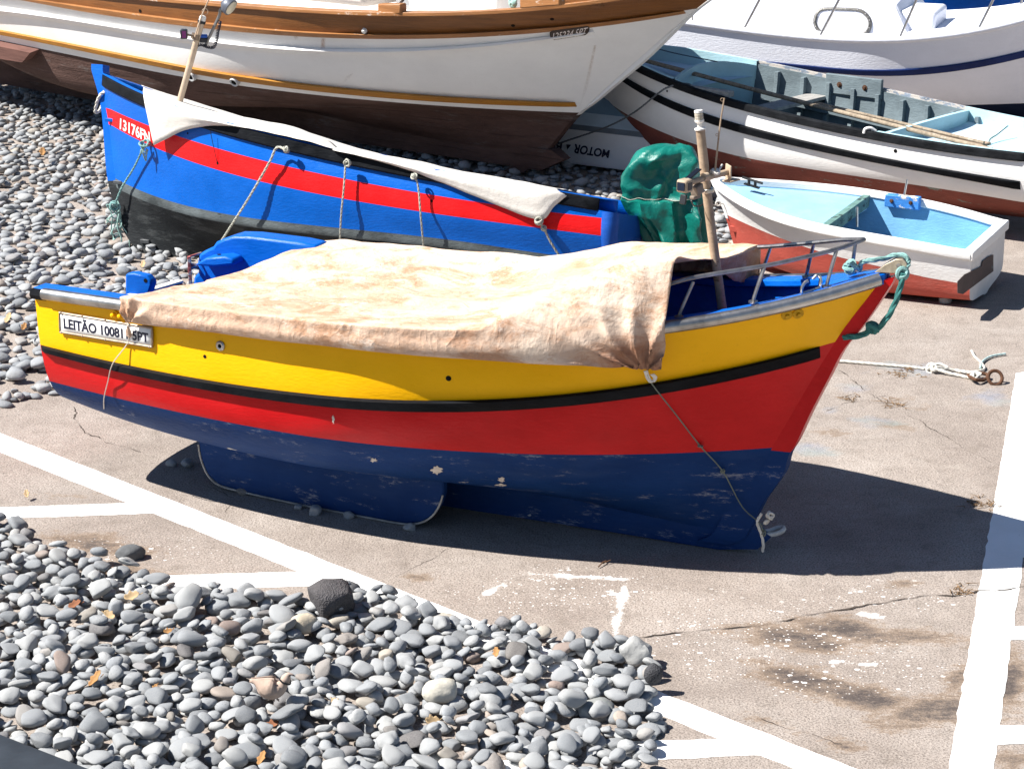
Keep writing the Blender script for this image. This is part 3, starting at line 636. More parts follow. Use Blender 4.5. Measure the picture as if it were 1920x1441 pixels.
# name plate
q = [(116, 621), (288, 649), (288, 614), (115, 585)]
m = M(); patch(yh, q, 12, 4, .012, m); pl = m.build('name_plate', plain('white_enamel', (.80, .80, .78), .35, 0, .06, 5), yb, solid=.006)
m = M(); ring = [bil(q, u, 0) for u in np.linspace(0, 1, 12)]+[bil(q, 1, v) for v in np.linspace(.2, 1, 4)]+[bil(q, u, 1) for u in np.linspace(.9, 0, 11)]+[bil(q, 0, v) for v in np.linspace(.75, .25, 3)]
m.tube([yh.hit(p, .014) for p in ring], .0075, 6, closed=True)
for u in (.02, .25, .5, .75, .98):
    for v in (-.02, 1.02): m.ball(yh.hit(bil(q, u, v), .018), (.008, .008, .008), 5)
m.build('plate_frame', plain('rusted_frame', (.34, .27, .21), .5, .7, .4, 14), pl)
letters(yh, [(123.5, 614.5), (282, 641.5), (281, 619.5), (122, 590.5)], 'LEITÃO 100811 5PT', .0165, 'lettering', plain('black_lettering', (.008, .01, .03), .5), pl, bold=True)
for px in ((217, 589), (230, 591)):
    m = M(); P, n = yh.hit(px), yh.nrm(px); m.lathe(P, n, [(.024, -.01), (.024, .008), (.013, .012), (.013, .035), (.004, .04)], 12); m.build('bolt', yel, yb)
for px in ((1475, 590), (1496, 587.5)):
    m = M(); P, n = yh.hit(px), yh.nrm(px); m.lathe(P, n, [(.032, -.01), (.032, .006), (.026, .010), (.013, .010), (.011, .022), (.003, .023)], 14); m.build('bolt', paint('stained_yellow', (.55, .30, .01), .5, .35, 30, .3), yb)
m = M(); P, n = yh.hit((414, 648)), yh.nrm((414, 648)); m.lathe(P, n, [(.03, -.01), (.03, .008), (.022, .014), (.013, .012), (.011, .004)], 16); sc = m.build('drain_fitting', steel, yb)
for px, r in (((414, 648), .011), ((384, 668), .011), ((841, 709), .016)):
    m = M(); P, n = yh.hit(px), yh.nrm(px); m.lathe(P, n, [(r, .0), (r, .009 if px[0] == 414 else .002), (.001, .009 if px[0] == 414 else .0021)], 12); m.build('drain_hole', hole_m, sc if px[0] == 414 else yhull)
def chip(h, cx, cy, rx, ry, mat, parent, name='paint_chip', seed=0, off=.0025):
    r = random.Random(seed+int(cx)); m = M(); c = h.hit((cx, cy), off); pts = [h.hit((cx+rx*math.cos(a)*r.uniform(.35, 1.05), cy+ry*math.sin(a)*r.uniform(.35, 1.05)), off) for a in np.linspace(0, 2*PI, 26, endpoint=False)]
    m.add([c]+pts, [(0, 1+i, 1+(i+1) % 26) for i in range(26)]); return m.build(name, mat, parent, smooth=False)
pc = plain('bare_primer', (.58, .52, .46), .8, 0, .2, 30)
for c_ in ((625, 786, 3, 9), (701, 862, 9, 5), (819, 880, 14, 9), (940, 898, 9, 6), (938, 908, 14, 3), (1405, 955, 10, 9), (745, 972, 14, 6)): chip(yh, *c_, pc, yhull)
# bow gear
def up_t(base, top, r, m, n=8): m.tube([base, top], r, n)
dk = lambda s, y, dz=0.: yf.wld((s, y, float(ws(s))+.065+dz))
def deck_px(px, y): # point on the capping at athwart offset y
    o_, d_ = yf.loc(CAM), yf.A@ray(*px); q = o_+d_*((y-o_[1])/d_[1]); return yf.wld(q)
near_b = [(1273, 594), (1412, 566), (1550, 537)]; near_t = [(1300, 528), (1434, 498), (1569, 467)]
far_t = [(1445, 463), (1526, 456), (1605, 447.5)]; far_b = [(1424, 528), (1512, 519), (1597, 511)]
def on_cap(px, sd):
    s, w_ = yf.cast(px, lambda s: max(.0, yh.y(np.clip(s, .1, 5), float(ws(np.clip(s, .1, 5))))-.06), sd); return yf.wld((s, sd*(yh.y(s, float(ws(s)))-.06), w_)), s
def in_line(px, sd, inset):
    s, w_ = yf.cast(px, lambda s: max(.0, yh.y(np.clip(s, .1, 5), float(ws(np.clip(s, .1, 5))))-inset), sd); return yf.wld((s, sd*max(0, yh.y(np.clip(s, .1, 5), float(ws(np.clip(s, .1, 5))))-inset), w_))
NT_ = [in_line(q, 1, .10) for q in [(1256, 532), (1300, 520.5), (1434, 498), (1500, 484), (1569, 467)]]; FT_ = [in_line(q, -1, .10) for q in [(1422, 463), (1445, 462), (1526, 455), (1578, 450)]]
tipP = yf.wld((*np.array(yf.cen((1620, 449)))[[0]], 0, yf.cen((1620, 449))[1]))
rail_path = np.vstack([NT_, [tipP+(NT_[-1]-tipP)*.25, tipP, tipP+(FT_[-1]-tipP)*.3], FT_[::-1]])
pulp_m = plain('dull_steel', (.33, .31, .30), .4, 1., .35, 14, .2)
m = M(); m.tube(spline(rail_path, 90), .0125, 8); pr = m.build('pulpit_rail', pulp_m, yb)
for bs_, ts_, sd in ((near_b, near_t, 1), (far_b, far_t, -1)):
    for b_, t_ in zip(bs_, ts_):
        B = on_cap(b_, sd)[0]; T = in_line(t_, sd, .10); m = M(); m.tube(spline([B, B+(T-B)*.12+np.array([0, 0, .01]), T], 14), .0105, 8); m.lathe(B, (0, 0, 1), [(.026, -.004), (.026, .006), (.012, .008)], 12); m.build('pulpit_post', pulp_m, yb)
# horn cleat on the near capping
c0, c1 = on_cap((1503, 550), 1)[0], on_cap((1532, 541), 1)[0]; up = np.array([0, 0, 1.]); m = M()
m.tube(spline([c0, c0+up*.03, c0+up*.055+(c1-c0)*.2, c0+up*.06+(c1-c0)*.4], 14), .009, 8); m.tube(spline([c1+(c0-c1)*.3+up*.06, c1+up*.075, c1+up*.05+(c1-c0)*.2, c1+up*.01+(c1-c0)*.2], 14), [.009]*10+[.012]*4, 8); m.tube([c0, c1+(c1-c0)*.2], .008, 8); m.build('horn_cleat', steel, yb)
# bow roller: two cheek plates and a wheel
rp = [(1640, 510), (1662, 494), (1680, 485), (1694, 485), (1701, 493), (1699, 505), (1690, 512)]
P = [yf.wld((s_, .045, w_)) for s_, w_ in (yf.cen(q, .045) for q in rp)]; nv = yf.A[1]
brass = plain('weathered_bronze', (.42, .36, .27), .5, .6, .3, 20)
m = M(); m.prism(P, nv*.012); m.prism(np.array(P)-nv*.10, nv*.012); br = m.build('bow_roller', brass, yb, bevel=.003)
cc = yf.wld((yf.cen((1690, 494), 0)[0], -.04, yf.cen((1690, 494), 0)[1])); m = M(); m.lathe(cc-nv*.04, nv, [(.03, 0), (.02, .03), (.02, .05), (.03, .08)], 14); m.lathe(cc+nv*.05, nv, [(.014, 0), (.014, .055), (.006, .056)], 10); m.build('roller_wheel', steel, br)
# iron ring at the forefoot
k0 = yf.wld((yf.cen((1400, 1000))[0], 0, yf.cen((1400, 1000))[1])); rg = [(1392, 1003), (1420, 1003), (1452, 1001), (1468, 994), (1468, 988), (1458, 989), (1440, 995), (1415, 997)]
zr = k0[2]-.0; m = M(); m.tube(spline([at_z(*q, zr) for q in rg], 50), .014, 8); m.build('forefoot_ring', plain('white_flaked_iron', (.60, .57, .52), .7, 0, .3, 18, .4), yb)
# mast with its lamps
Ym = yf.wld((1.0, .02, -.3))[1]; my = lambda x, y, d=0.: at_y(x, y, Ym+d)
mast_m = paint('worn_mast_paint', (.36, .27, .19), .5, .3, 6, .2, (.16, .10, .06), .6, 9)
m = M(); m.tube(spline([my(1362, 640), my(1354, 577), my(1330, 400), my(1313, 243)], 30), [.026]*30, 12); m.lathe(my(1357, 590), (0, 0, 1), [(.04, -.02), (.04, 0)], 10); mast = m.build('mast', mast_m, yb)
ax = unit(my(1312, 240)-my(1318, 300)); wl_m = plain('white_plastic', (.72, .70, .66), .4, 0, .1, 20)
b0 = my(1313, 243); m = M(); m.lathe(b0, ax, [(.032, 0), (.032, .008), (.014, .012), (.014, .035), (.026, .045), (.026, .055)], 16); m.lathe(b0+ax*.095, ax, [(.024, 0), (.023, .012), (.001, .014)], 16); ln = m.build('lamp_base', wl_m, yb)
kl = NT('clear_lens', .15); kl.b.inputs['Base Color'].default_value = (.6, .55, .45, 1); kl.b.inputs['Transmission Weight'].default_value = .4
m = M(); m.lathe(b0, ax, [(.0235, .055)]+[(.0235+.0015*((i % 2)*2-1), .057+i*.0042) for i in range(9)]+[(.022, .095)], 16); m.build('masthead_lamp', kl.m, ln)
m = M(); m.tube(spline([my(1341, 318, .0), my(1344, 290, .0), my(1350, 235, .0), my(1358, 184, .0)], 20), np.linspace(.006, .0045, 20), 6); m.tube([my(1357.5, 187)+.009*np.array([math.cos(t), 0, math.sin(t)])+np.array([-.01, 0, 0]) for t in np.linspace(0, 2*PI, 10, endpoint=False)], .0018, 5, closed=True); m.tube([my(1347, 253)+.007*np.array([math.cos(t), 0, math.sin(t)])+np.array([-.008, 0, 0]) for t in np.linspace(0, 2*PI, 10, endpoint=False)], .0018, 5, closed=True); m.build('rod', mast_m, yb)
beige = paint('weathered_beige', (.40, .31, .22), .5, .2, 12, .2)
L0, L1 = my(1290, 343, -.16), my(1366, 322, .14); m = M(); m.tube([L0, L1], .017, 10); m.lathe(my(1322, 331, -.045), unit(L1-L0), [(.021, -.02), (.021, .02)], 12); m.build('cross_arm', beige, yb)
ex = unit(L1-L0); ez = unit(np.array([0, 0, 1.])-ex*ex[2]); ey = np.cross(ez, ex)
m = M(); m.box(L1+ex*.0-ez*.005, (.006, .045, .045), np.array([unit(ex+ey*-.8), unit(ey+ex*.8), ez])); m.box(L1-ez*.045-ey*.02, (.05, .03, .005), np.array([ex, ey, ez])); m.build('mount_plate', beige, yb, bevel=.01)
m = M(); H0 = my(1284, 348, -.2); m.box(H0, (.035, .034, .036), np.array([ex, ey, ez])); chs = m.build('camera_housing', beige, yb, bevel=.012)
m = M(); vis_n = -ex*.9; m.box(H0-ex*.036-ey*.0, (.003, .024, .022), np.array([ex, ey, ez])); m.box(H0-ey*.034, (.02, .002, .02), np.array([ex, ey, ez])); m.build('camera_glass', plain('dark_glass', (.004, .012, .03), .08), chs)
m = M(); m.box(my(1300, 326, -.1), (.058, .018, .004), np.array([unit(ex+ez*.35), ey, unit(ez-ex*.35)])); m.build('solar_panel', plain('panel_black', (.006, .007, .012), .25), yb, bevel=.003)
m = M(); m.box(my(1307, 355, -.1), (.032, .024, .028), np.array([unit(ex+ez*.3), ey, unit(ez-ex*.3)])); m.box(my(1304, 369, -.1), (.035, .016, .010), np.array([ex, ey, ez])); m.build('junction_box', plain('grey_brown_box', (.22, .18, .145), .55), yb, bevel=.006)
m = M(); m.box(my(1281, 374, -.16), (.006, .02, .026), np.array([unit(ex+ez*-.25), ey, unit(ez+ex*.25)])); m.build('camera_bracket', black_m, yb, bevel=.003)
m = M(); m.lathe(my(1328, 357), ax, [(.033, -.012), (.035, 0), (.033, .012)], 12); m.ball(my(1318, 357, -.03), (.012,)*3, 6); m.build('mast_clamp', steel, yb, bevel=.002)
m = M(); m.tube(spline([my(1296, 376, -.1), my(1302, 386, -.05), my(1316, 384, 0), my(1324, 372, .03), my(1330, 340, .03)], 40), .004, 6); m.build('cable', black_m, yb)
m = M(); m.ball(my(1341, 322, .02), (.03, .02, .022), 7); m.tube(spline([my(1336, 320, -.01), my(1345, 326, -.02), my(1350, 316, .02), my(1354, 309, .06)], 20), .006, 6); m.build('lashing', plain('white_cloth', (.68, .65, .60), .85), yb)
# stern: raised blue quarter, rudder head, tiller, small frame
qx = [(352, 560), (354, 545), (362, 529), (362, 519), (371, 512), (369, 492), (373, 476), (385, 469), (398, 463), (404, 454), (420, 447), (437, 442), (470, 443), (560, 454), (592, 461), (600, 560)]
Pq = []
for q_ in qx:
    s_, w_ = yf.cen(q_, -.66); Pq.append(yf.wld((s_, -.66, w_)))
m = M(); m.prism(Pq, -nv*.18); m.build('stern_quarter', blue_in, yb, bevel=.02, angle=30)
P = [yf.wld((*np.array(yf.cen(q_, -.66))[[0]], -.66, yf.cen(q_, -.66)[1])) for q_ in ((383, 490), (405, 476), (440, 473), (455, 478), (458, 489), (420, 493))]
m = M(); m.prism(P, nv*.13); fsh = m.build('fairlead_shelf', blue_in, yb, bevel=.014)
P = yf.wld((yf.cen((411, 478), -.60)[0], -.6, yf.cen((411, 478), -.60)[1])); m = M(); m.lathe(P+np.array([0, 0, .004]), (0, 0, 1), [(.016, 0), (.001, .001)], 10); m.build('shelf_hole', hole_m, fsh)
qx = [(246, 560), (246, 512), (249, 508), (262, 507.5), (286, 513), (294, 522), (295, 530), (290, 545), (290, 560)]
P = [yf.wld((yf.cen(q_, -.02)[0], -.02, yf.cen(q_, -.02)[1])) for q_ in qx]; m = M(); m.prism(P, nv*.07); rh = m.build('rudder_head', blue_in, yb, bevel=.012, angle=30)
q_ = (273, 526); P = yf.wld((yf.cen(q_, .05)[0], .0515, yf.cen(q_, .05)[1])); m = M(); m.lathe(P, nv, [(.014, 0), (.001, .0005)], 12); m.build('pin_hole', hole_m, rh)
P0, P1 = yf.wld((*np.array(yf.cen((236, 556), .10))[[0]], .10, yf.cen((236, 556), .10)[1])), yf.wld((yf.cen((334, 527), -.25)[0], -.25, yf.cen((334, 527), -.25)[1])); tx = unit(P1-P0); ty = unit(np.cross((0, 0, 1), tx)); tz = np.cross(tx, ty)
m = M(); m.box((P0+P1)/2-tz*.03, (np.linalg.norm(P1-P0)/2+.02, .026, .022), np.array([tx, ty, tz])); til = m.build('tiller', red, yb, bevel=.01)
m = M(); m.box((P0+P1)/2-tz*.003, (np.linalg.norm(P1-P0)/2+.022, .03, .008), np.array([tx, ty, tz])); m.build('tiller_top', paint('worn_white', (.6, .58, .58), .6, .15, 8, .3), til, bevel=.004)
fy = lambda x, y, yy=-.60: yf.wld((yf.cen((x, y), yy)[0], yy, yf.cen((x, y), yy)[1]))
m = M(); m.box((fy(354, 480)+fy(358, 540))/2, (.011, .011, np.linalg.norm(fy(354, 480)-fy(358, 540))/2)); m.tube([fy(355, 481), fy(378, 474, -.7)], .008, 6); m.tube([fy(357, 498), fy(374, 500, -.7)], .02, 4); m.build('stern_frame', paint('red_steel', (.35, .10, .09), .5, .4, 20, .2, (.45, .42, .38), .5, 8), yb, bevel=.003)

# ---------------------------------------------------------------- canvas cover over the yellow boat
k = NT('stained_canvas', .85); mp = k.map((1, 1, 1.4))
c = k.ramp(k.noise(.9, mp, 5, .6), [(.32, (.53, .345, .24)), (.5, (.66, .49, .37)), (.66, (.78, .67, .55))]); f = k.noise(2.4, k.map((1, 1, 2)), 10, .78, .6)
c = k.mix(k.ramp(f, [(.47, 0.), (.6, .8)]), c, (.42, .215, .115)); c = k.mix(k.ramp(k.noise(3.6, k.map((1, 1, 1.5), rot=(0, 0, .6)), 9, .8), [(.57, 0.), (.64, .5)]), c, (.85, .80, .72)); c = k.mix(k.ramp(k.noise(9, k.map((.4, 1, 1), rot=(0, 0, .5)), 9, .8, 1.5), [(.66, 0.), (.71, .8)]), c, (.17, .08, .045))
c = k.mix(k.ramp(k.attr('soil_shade'), [(.15, 0.), (1., .85)]), c, (.27, .115, .06)); k.col(c); rd = k.math('ABSOLUTE', k.math('SUBTRACT', k.noise(2.6, k.map((1, 1.6, 1)), 3, .5, .8), .5)); rd2 = k.math('ABSOLUTE', k.math('SUBTRACT', k.noise(6, k.map((1.6, 1, 1)), 3, .5, .5), .5)); k.bump(k.math('ADD', k.math('ADD', k.math('MULTIPLY', rd, -4.), k.math('MULTIPLY', rd2, -1.5)), k.math('ADD', k.noise(9, None, 7, .7), k.math('MULTIPLY', k.noise(220, None, 2), .12))), .55, .022); canvas = k.m
top_f = [(592, 457), (640, 456), (700, 467), (830, 484), (990, 489), (1070, 477), (1160, 458), (1420, 462)]
hem_n = [(252, 602), (300, 610), (401, 622), (500, 636), (600, 646), (709, 659), (873, 672), (1001, 681), (1100, 684), (1160, 685), (1206, 688)]
bsh = lambda s: yh.y(np.clip(s, .12, YL), float(ws(np.clip(s, .12, YL))))
ft = sorted([yf.cast(q_, lambda s: bsh(s)+.0, -1) for q_ in top_f]); hn = sorted([yf.cast(q_, lambda s: bsh(s)+.055, 1) for q_ in hem_n])
ft, hn = np.array(ft), np.array(hn)
NS_, NC = 200, 90; SN0, SN1 = 1.10, 4.36; G = np.zeros((NS_, NC, 3)); soil_shade = np.zeros((NS_, NC))
tie1 = yf.loc(yh.hit((1211, 688), .05)); tie2 = yf.loc(yh.hit((251, 604), .04))
for i, t in enumerate(np.linspace(0, 1, NS_)):
    sn = SN0+(SN1-SN0)*t; sf = ft[0, 0]+(ft[-1, 0]-ft[0, 0])*t
    wf = max(float(np.interp(sf, ft[:, 0], ft[:, 1])), float(ws(sf))+.072); wh_ = float(np.interp(sn, hn[:, 0], hn[:, 1])); wn = float(ws(sn))
    rise = .285*np.clip((2.05-sn)/.62, 0, 1)**.8 if sn > 1.42 else .285
    fold_w = wn+.10+rise; yn = bsh(sn)+.075-.13*min(1, rise/.2)
    hem = np.array([sn, bsh(sn)+.072, wh_]); fold = np.array([sn, yn, fold_w]); far = np.array([sf, -bsh(sf)-.045, wf]); gun = np.array([sn, bsh(sn)+.085, wn+.05])
    if sn < 1.35 and wh_ < tie1[2]+.02: hem[2] = tie1[2]
    pts = [hem, hem*.5+gun*.5+np.array([0, .012, 0]), gun] + ([fold*.5+gun*.5+np.array([0, .02, 0])] if rise > .05 else [gun*.5+fold*.5+np.array([0, .006, .008])])+[fold]
    acr = np.linspace(0, 1, 9)[1:]
    for u in acr:
        p = fold*(1-u)+far*u; sag = -.035*math.sin(PI*u)*np.clip((sn-1.3)/1.2, 0, 1)*(1-.4*t); hmp = .16*math.exp(-((t-.86)/.14)**2)*math.exp(-((u-.75)/.22)**2); p = p+np.array([0, 0, sag+hmp*.4-.03*math.sin(PI*u)]); pts.append(p)
    pts.append(far+np.array([0, -.03, -.05])); pts.append(far+np.array([0, -.03, -.22]))
    G[i] = spline(pts, NC)
# wrinkles
for i in range(NS_):
    for j in range(NC):
        p = G[i, j]; v = j/NC
        e = .022*nz(p, 1.6, 3)+.008*(.5-abs(nz((p[0], p[1]*1.6, p[2]), 2.6, 21)))+.010*nz((p[0]*1.3, p[1]*3, p[2]*3), 2.2, 8)+.006*nz((p[0]*4, p[1]*1.5, p[2]), 2.5, 12)
        d1 = math.hypot(p[0]-tie1[0], p[2]-tie1[2]); a1 = math.atan2(p[2]-tie1[2], p[0]-tie1[0]); g1 = math.exp(-(d1/.36)**2)*min(1, d1/.10)*(p[1] > .2)
        e2 = .042*(1-2*abs(math.sin(a1*6.5+1.2*nz(p, 3, 5))))*g1
        d2 = math.hypot(p[0]-tie2[0], p[2]-tie2[2]); a2 = math.atan2(p[2]-tie2[2], p[0]-tie2[0]); g2 = math.exp(-(d2/.22)**2)*min(1, d2/.08)*(p[1] > .2)
        e2 += .032*(1-2*abs(math.sin(a2*4.5+1)))*g2
        G[i, j] = p+np.array([0, .75*e2+(.3*e if v < .3 else 0), (e*.8 if v > .25 else e*.3)+.45*e2])
        soil_shade[i, j] = min(1., 1.3*math.exp(-(d1/.17)**2)+.45*math.exp(-((v-.06)/.12)**2)*np.clip((2.7-p[0])/.8, 0, 1)*(.5+.9*(nz(p, 4, 2)+.4)))
# gather the cloth at the ties
for i in range(NS_):
    for j in range(NC):
        for tie, rad, ex_ in ((tie1, .20, .55), (tie2, .16, .5)):
            d = np.linalg.norm(G[i, j]-tie)
            if d < rad and G[i, j][1] > .2: G[i, j] = tie+(G[i, j]-tie)*(d/rad)**ex_
m = M(); m.grid(yf.wld(G)); cv = m.build('canvas_cover', canvas, None, angle=180)
# front flap hanging on the far side
e0, e1 = G[0, int(NC*.60)], G[0, NC-9]; R = []
for u in np.linspace(0, 1, 24):
    j = int(NC*.55+(NC-9-NC*.55)*u); p = G[0, j]; dp = .26*u**.8+.01; R.append([p+np.array([.006*math.sin(u*23+v*3)*v+.02*v, 0, -dp*v]) for v in np.linspace(0, 1, 10)])
m2 = M(); m2.grid(yf.wld(np.array(R)))
# join the flap into the cover's own mesh
me = cv.data; bm = bmesh.new(); bm.from_mesh(me); L = Vector(OFF[cv.name]); vs = [bm.verts.new(Vector(v)-L) for v in m2.v]
for f in m2.f: bm.faces.new([vs[i] for i in f]).smooth = True
bmesh.ops.remove_doubles(bm, verts=bm.verts, dist=1e-4); bm.to_mesh(me); bm.free()
at = me.attributes.new('soil_shade', 'FLOAT', 'POINT'); from mathutils.kdtree import KDTree
kd = KDTree(NS_*NC); W = yf.wld(G).reshape(-1, 3)
for i_, p in enumerate(W): kd.insert(Vector(p)-L, i_)
kd.balance(); sf_ = soil_shade.reshape(-1); at.data.foreach_set('value', np.array([sf_[kd.find(v.co)[1]] if kd.find(v.co)[2] < .004 else .75 for v in me.vertices], np.float32))  # flap set darker: browner cloth plus its shade put into the colour
md = cv.modifiers.new('solid', 'SOLIDIFY'); md.thickness = .004
tag(cv, 'tan stained canvas cover stretched over the yellow boat', 'tarpaulin')
# ropes of the yellow boat
A = yh.hit((1211, 690), .06); kn = [yh.hit((1312, 832), .02), yh.hit((1354, 879), .02)]
P = [A, yh.hit((1222, 712), .05), yh.hit((1265, 770), .03), kn[0], kn[1], yh.hit((1392, 945), .03), at_y(1424, 980, kn[1][1]-.05), at_y(1431, 998, kn[1][1]-.03)]
rope('tie_rope', P, .0038, plain('grey_green_cord', (.16, .18, .15), .8), 'thin dark cord tying the front corner of the tan canvas down to the bow ring', 'rope', knots=((kn[0], .014), (kn[1], .012), (P[-1], .02)), n=50)
m = M(); S = [A+np.array([-.02, -.01, .02]), yh.hit((1210, 700), .055), yh.hit((1217, 706), .06), yh.hit((1222, 697), .06), A+np.array([.015, -.01, 0])]
Q = spline(S, 24); m.grid(np.array([[q+np.array([0, 0, .0]), q+np.array([.022, -.004, .006])] for q in Q])); o_ = m.build('canvas_strap', plain('white_cloth', (.68, .65, .60), .85), None, solid=.004); tag(o_, 'short white strap looped at the front corner of the tan canvas', 'strap')
yy_ = P[-1][1]-.01
rope('frayed_rope', [at_y(1428, 962, yy_), at_y(1420, 978, yy_), at_y(1427, 1000, yy_), at_y(1431, 1018, yy_), at_y(1430, 1034, yy_)], .008, white_rope, 'frayed white rope end hanging from the ring under the bow', n=30, knots=((at_y(1437, 978, yy_), .014), (at_y(1444, 966, yy_), .022)))
rope('stern_tie', [yh.hit((250, 608), .05), yh.hit((243, 640), .015), yh.hit((222, 678), .05), yh.hit((206, 715), .02), yh.hit((198, 742), .015), yh.hit((196, 764), .008)], .0035, plain('clear_line', (.55, .48, .42), .6), 'thin pale line tying the aft corner of the tan canvas across the name plate', n=40, knots=((yh.hit((251, 606), .05), .012),))
m = M(); m.lathe(yh.hit((249, 628), .03), unit(yh.hit((250, 606), .05)-yh.hit((249, 628), .03)), [(.004, -.01), (.016, .005), (.014, .03), (.006, .075)], 9); o_ = m.build('canvas_tail', canvas, None); tag(o_, 'bunched tail of tan canvas hanging over the name plate', 'cloth tail')
tipc = yf.wld((.0, 0, .10)); hw = lambda x, y, yy=.06: yf.wld((yf.cen((x, y), yy)[0], yy, yf.cen((x, y), yy)[1]))
rope('bow_line', [hw(1590, 508, .0), hw(1594, 492, .03), hw(1605, 500, .04), hw(1612, 505, 0), hw(1616, 492, .02), hw(1640, 487, 0), hw(1660, 484, -.04), hw(1680, 478, -.04), hw(1698, 480, -.04), hw(1703, 494, -.03), hw(1694, 512, .07)], .013, teal_rope, 'pale green rope wound round the pulpit post and over the bow roller', n=90, knots=((hw(1594, 500, .0), .035), (hw(1692, 513, .07), .03)))
rope('painter', [hw(1694, 512, .08), hw(1686, 545, .08), hw(1675, 575, .075), hw(1660, 600, .07), hw(1642, 618, .06), hw(1634, 615, .06), hw(1622, 626, .06), hw(1600, 631, .06), hw(1581, 632, .055)], .016, dteal_rope, 'dark green rope hanging from the bow roller to the hole in the red stem', n=80, knots=((hw(1636, 614, .06), .03),))

# ================================================================== blue boat with the white cover (leans away)
bpaint = paint('blue_paint', (.0, .10, .47), .36, .12, 2.4, .3, (.01, .05, .16), .76, 6)
redstripe = paint('red_stripe_paint', (.68, .008, .010), .36, .08, 2.4, .3)
k = NT('black_bottom', .6); k.b.inputs['Specular IOR Level'].default_value = .1; n = k.noise(1.8, k.map((1, 1, 2.2)), 7, .7); c = k.ramp(n, [(.3, (.010, .011, .013)), (.7, (.030, .033, .035))])
c = k.mix(k.ramp(k.noise(3.4, k.map((.7, .7, 3)), 9, .75), [(.52, 0.), (.72, .5)]), c, (.16, .17, .17)); c = k.mix(k.ramp(k.noise(9, None, 8, .7), [(.70, 0.), (.72, 1.)]), c, (.01, .12, .5))
zc = nn(k.t, 'ShaderNodeSeparateXYZ'); k.l(k.tc.outputs['Object'], zc.inputs[0]); k.col(c); k.bump(k.noise(20, k.map((1, 1, 3)), 6), .5, .012); blackbot = k.m
bf = Frame(at_z(182, 140, 1.5), 157, -1, 14.5)
bstem = [(186, 150), (201, 219), (210, 310), (215, 346), (221, 372), (236, 416), (258, 452), (288, 481), (321, 499), (352, 508)]
b_sh = [(182, 154), (266, 196), (419, 250), (547, 287), (693, 314), (782, 331), (1041, 385), (1161, 398)]
b_s2 = [(211, 236), (284, 273), (365, 306), (510, 346), (600, 363), (693, 381), (782, 395), (1019, 430), (1143, 443)]
b_s1 = [(208, 204), (270, 233), (321, 255), (437, 283), (547, 313), (693, 344), (782, 364), (1037, 397), (1158, 412)]
b_bl = [(213, 332), (255, 354), (328, 381), (437, 403), (583, 421), (693, 432), (782, 445), (965, 467)]
BL = 5.30; kw = lambda s: -1.68+.09*(s-1.2)
bh = Hull(bf, BL, bstem, [(b_sh, .86, .66, 2.1, .5, 3, True), (b_s1, .87, .66, 2.0, .5, 3, True), (b_s2, .86, .64, 1.9, .5, 3, True), (b_bl, .78, .54, 1.6, .5, 3, True), ([(x, y+17) for x, y in b_bl], .755, .52, 1.55, .5, 3, True),
    ([(.9, -1.30), (2, -1.33), (3.2, -1.36), (5.3, -1.22)], .60, .36, 1.3, .55, 3, False), ([(1.0, -1.50), (2, -1.5), (3.2, -1.49), (5.3, -1.30)], .2, .12, 1.1, .55, 3, False), ([(1.1, -1.56), (2, -1.54), (3.2, -1.52), (5.3, -1.32)], .05, .05, 1., .5, 3, False)], N=100, b0=.04)
bb = thing('rowing_boat', 'blue wooden boat with a red stripe and black bottom under a white cover', 'boat', bf.wld((2.6, 0, -1.6)))
m = M(); bh.side([0, 1, 0, 3, 2, 2, 2], m); m.build('hull', [bpaint, redstripe, blackbot, paint('scuffed_waterline', (.085, .10, .105), .7, .5, 3, .4, (.03, .033, .035), .60, 4, (.8, .8, 2.5))], bb, angle=50)
m = M(); bh.end_cap(m, 0); m.build('transom', paint('dull_blue_paint', (.008, .07, .34), .45, .2, 4, .3, (.03, .04, .08), .66, 6), bb)
wsb = bh.rows[0][3]
m = M(); bh.inner(m, .04, lambda s: float(wsb(s))-.55+.1*max(0, 1-s), .16, BL-.02, 60); m.build('inner_planking', bpaint, bb)
m = M(); bh.strip(m, lambda s: float(wsb(s))+.092, lambda s: float(wsb(s))-.008, .10, BL-.12, .035, 90); m.build('gunwale_rail', black_rail, bb)
m = M()
for sd_ in (1, -1):
    R = [[(s, sd_*(bh.y(s, float(wsb(s)))+.0), float(wsb(s))+.095), (s, sd_*max(.004, bh.y(s, float(wsb(s)))-.10), float(wsb(s))+.095), (s, sd_*max(.004, bh.y(s, float(wsb(s)))-.10), float(wsb(s))-.01)] for s in np.linspace(.1, BL, 70)]
    m.grid(bf.wld(np.array(R)))
m.build('capping_board', bpaint, bb, solid=.01)
op = [(176, 121), (176, 132), (180, 146), (190, 182), (196, 219), (203, 310), (208, 346), (215, 372), (229, 418), (250, 455), (280, 485), (315, 506), (352, 513)]
o = np.array([bf.cen(q_) for q_ in op]); o = np.c_[o]; i = o.copy(); i[:, 0] += .13; i[-4:, 1] += .08
post = centre_post(bh, spline(np.c_[o, 0*o[:, :1]], 60)[:, :2], spline(np.c_[i, 0*i[:, :1]], 60)[:, :2], .055, [bpaint, blackbot], 'stem_post', bb, split=-.93)
ks = [(.85, -1.62), (1.2, -1.69), (3, -1.64), (5.2, -1.46), (5.25, -1.3)]; ki = [(.95, -1.45), (1.2, -1.5), (3, -1.45), (5.1, -1.28), (5.15, -1.25)]
centre_post(bh, ks, ki, .05, blackbot, 'keel', bb)
m = M(); e = spline([bf.wld((bf.cen(q_)[0]-.004, .0, bf.cen(q_)[1])) for q_ in op[6:]], 50); m.tube(e, .016, 6); m.build('keel_band', plain('iron_band', (.09, .095, .10), .5, .4, .4, 20), bb)
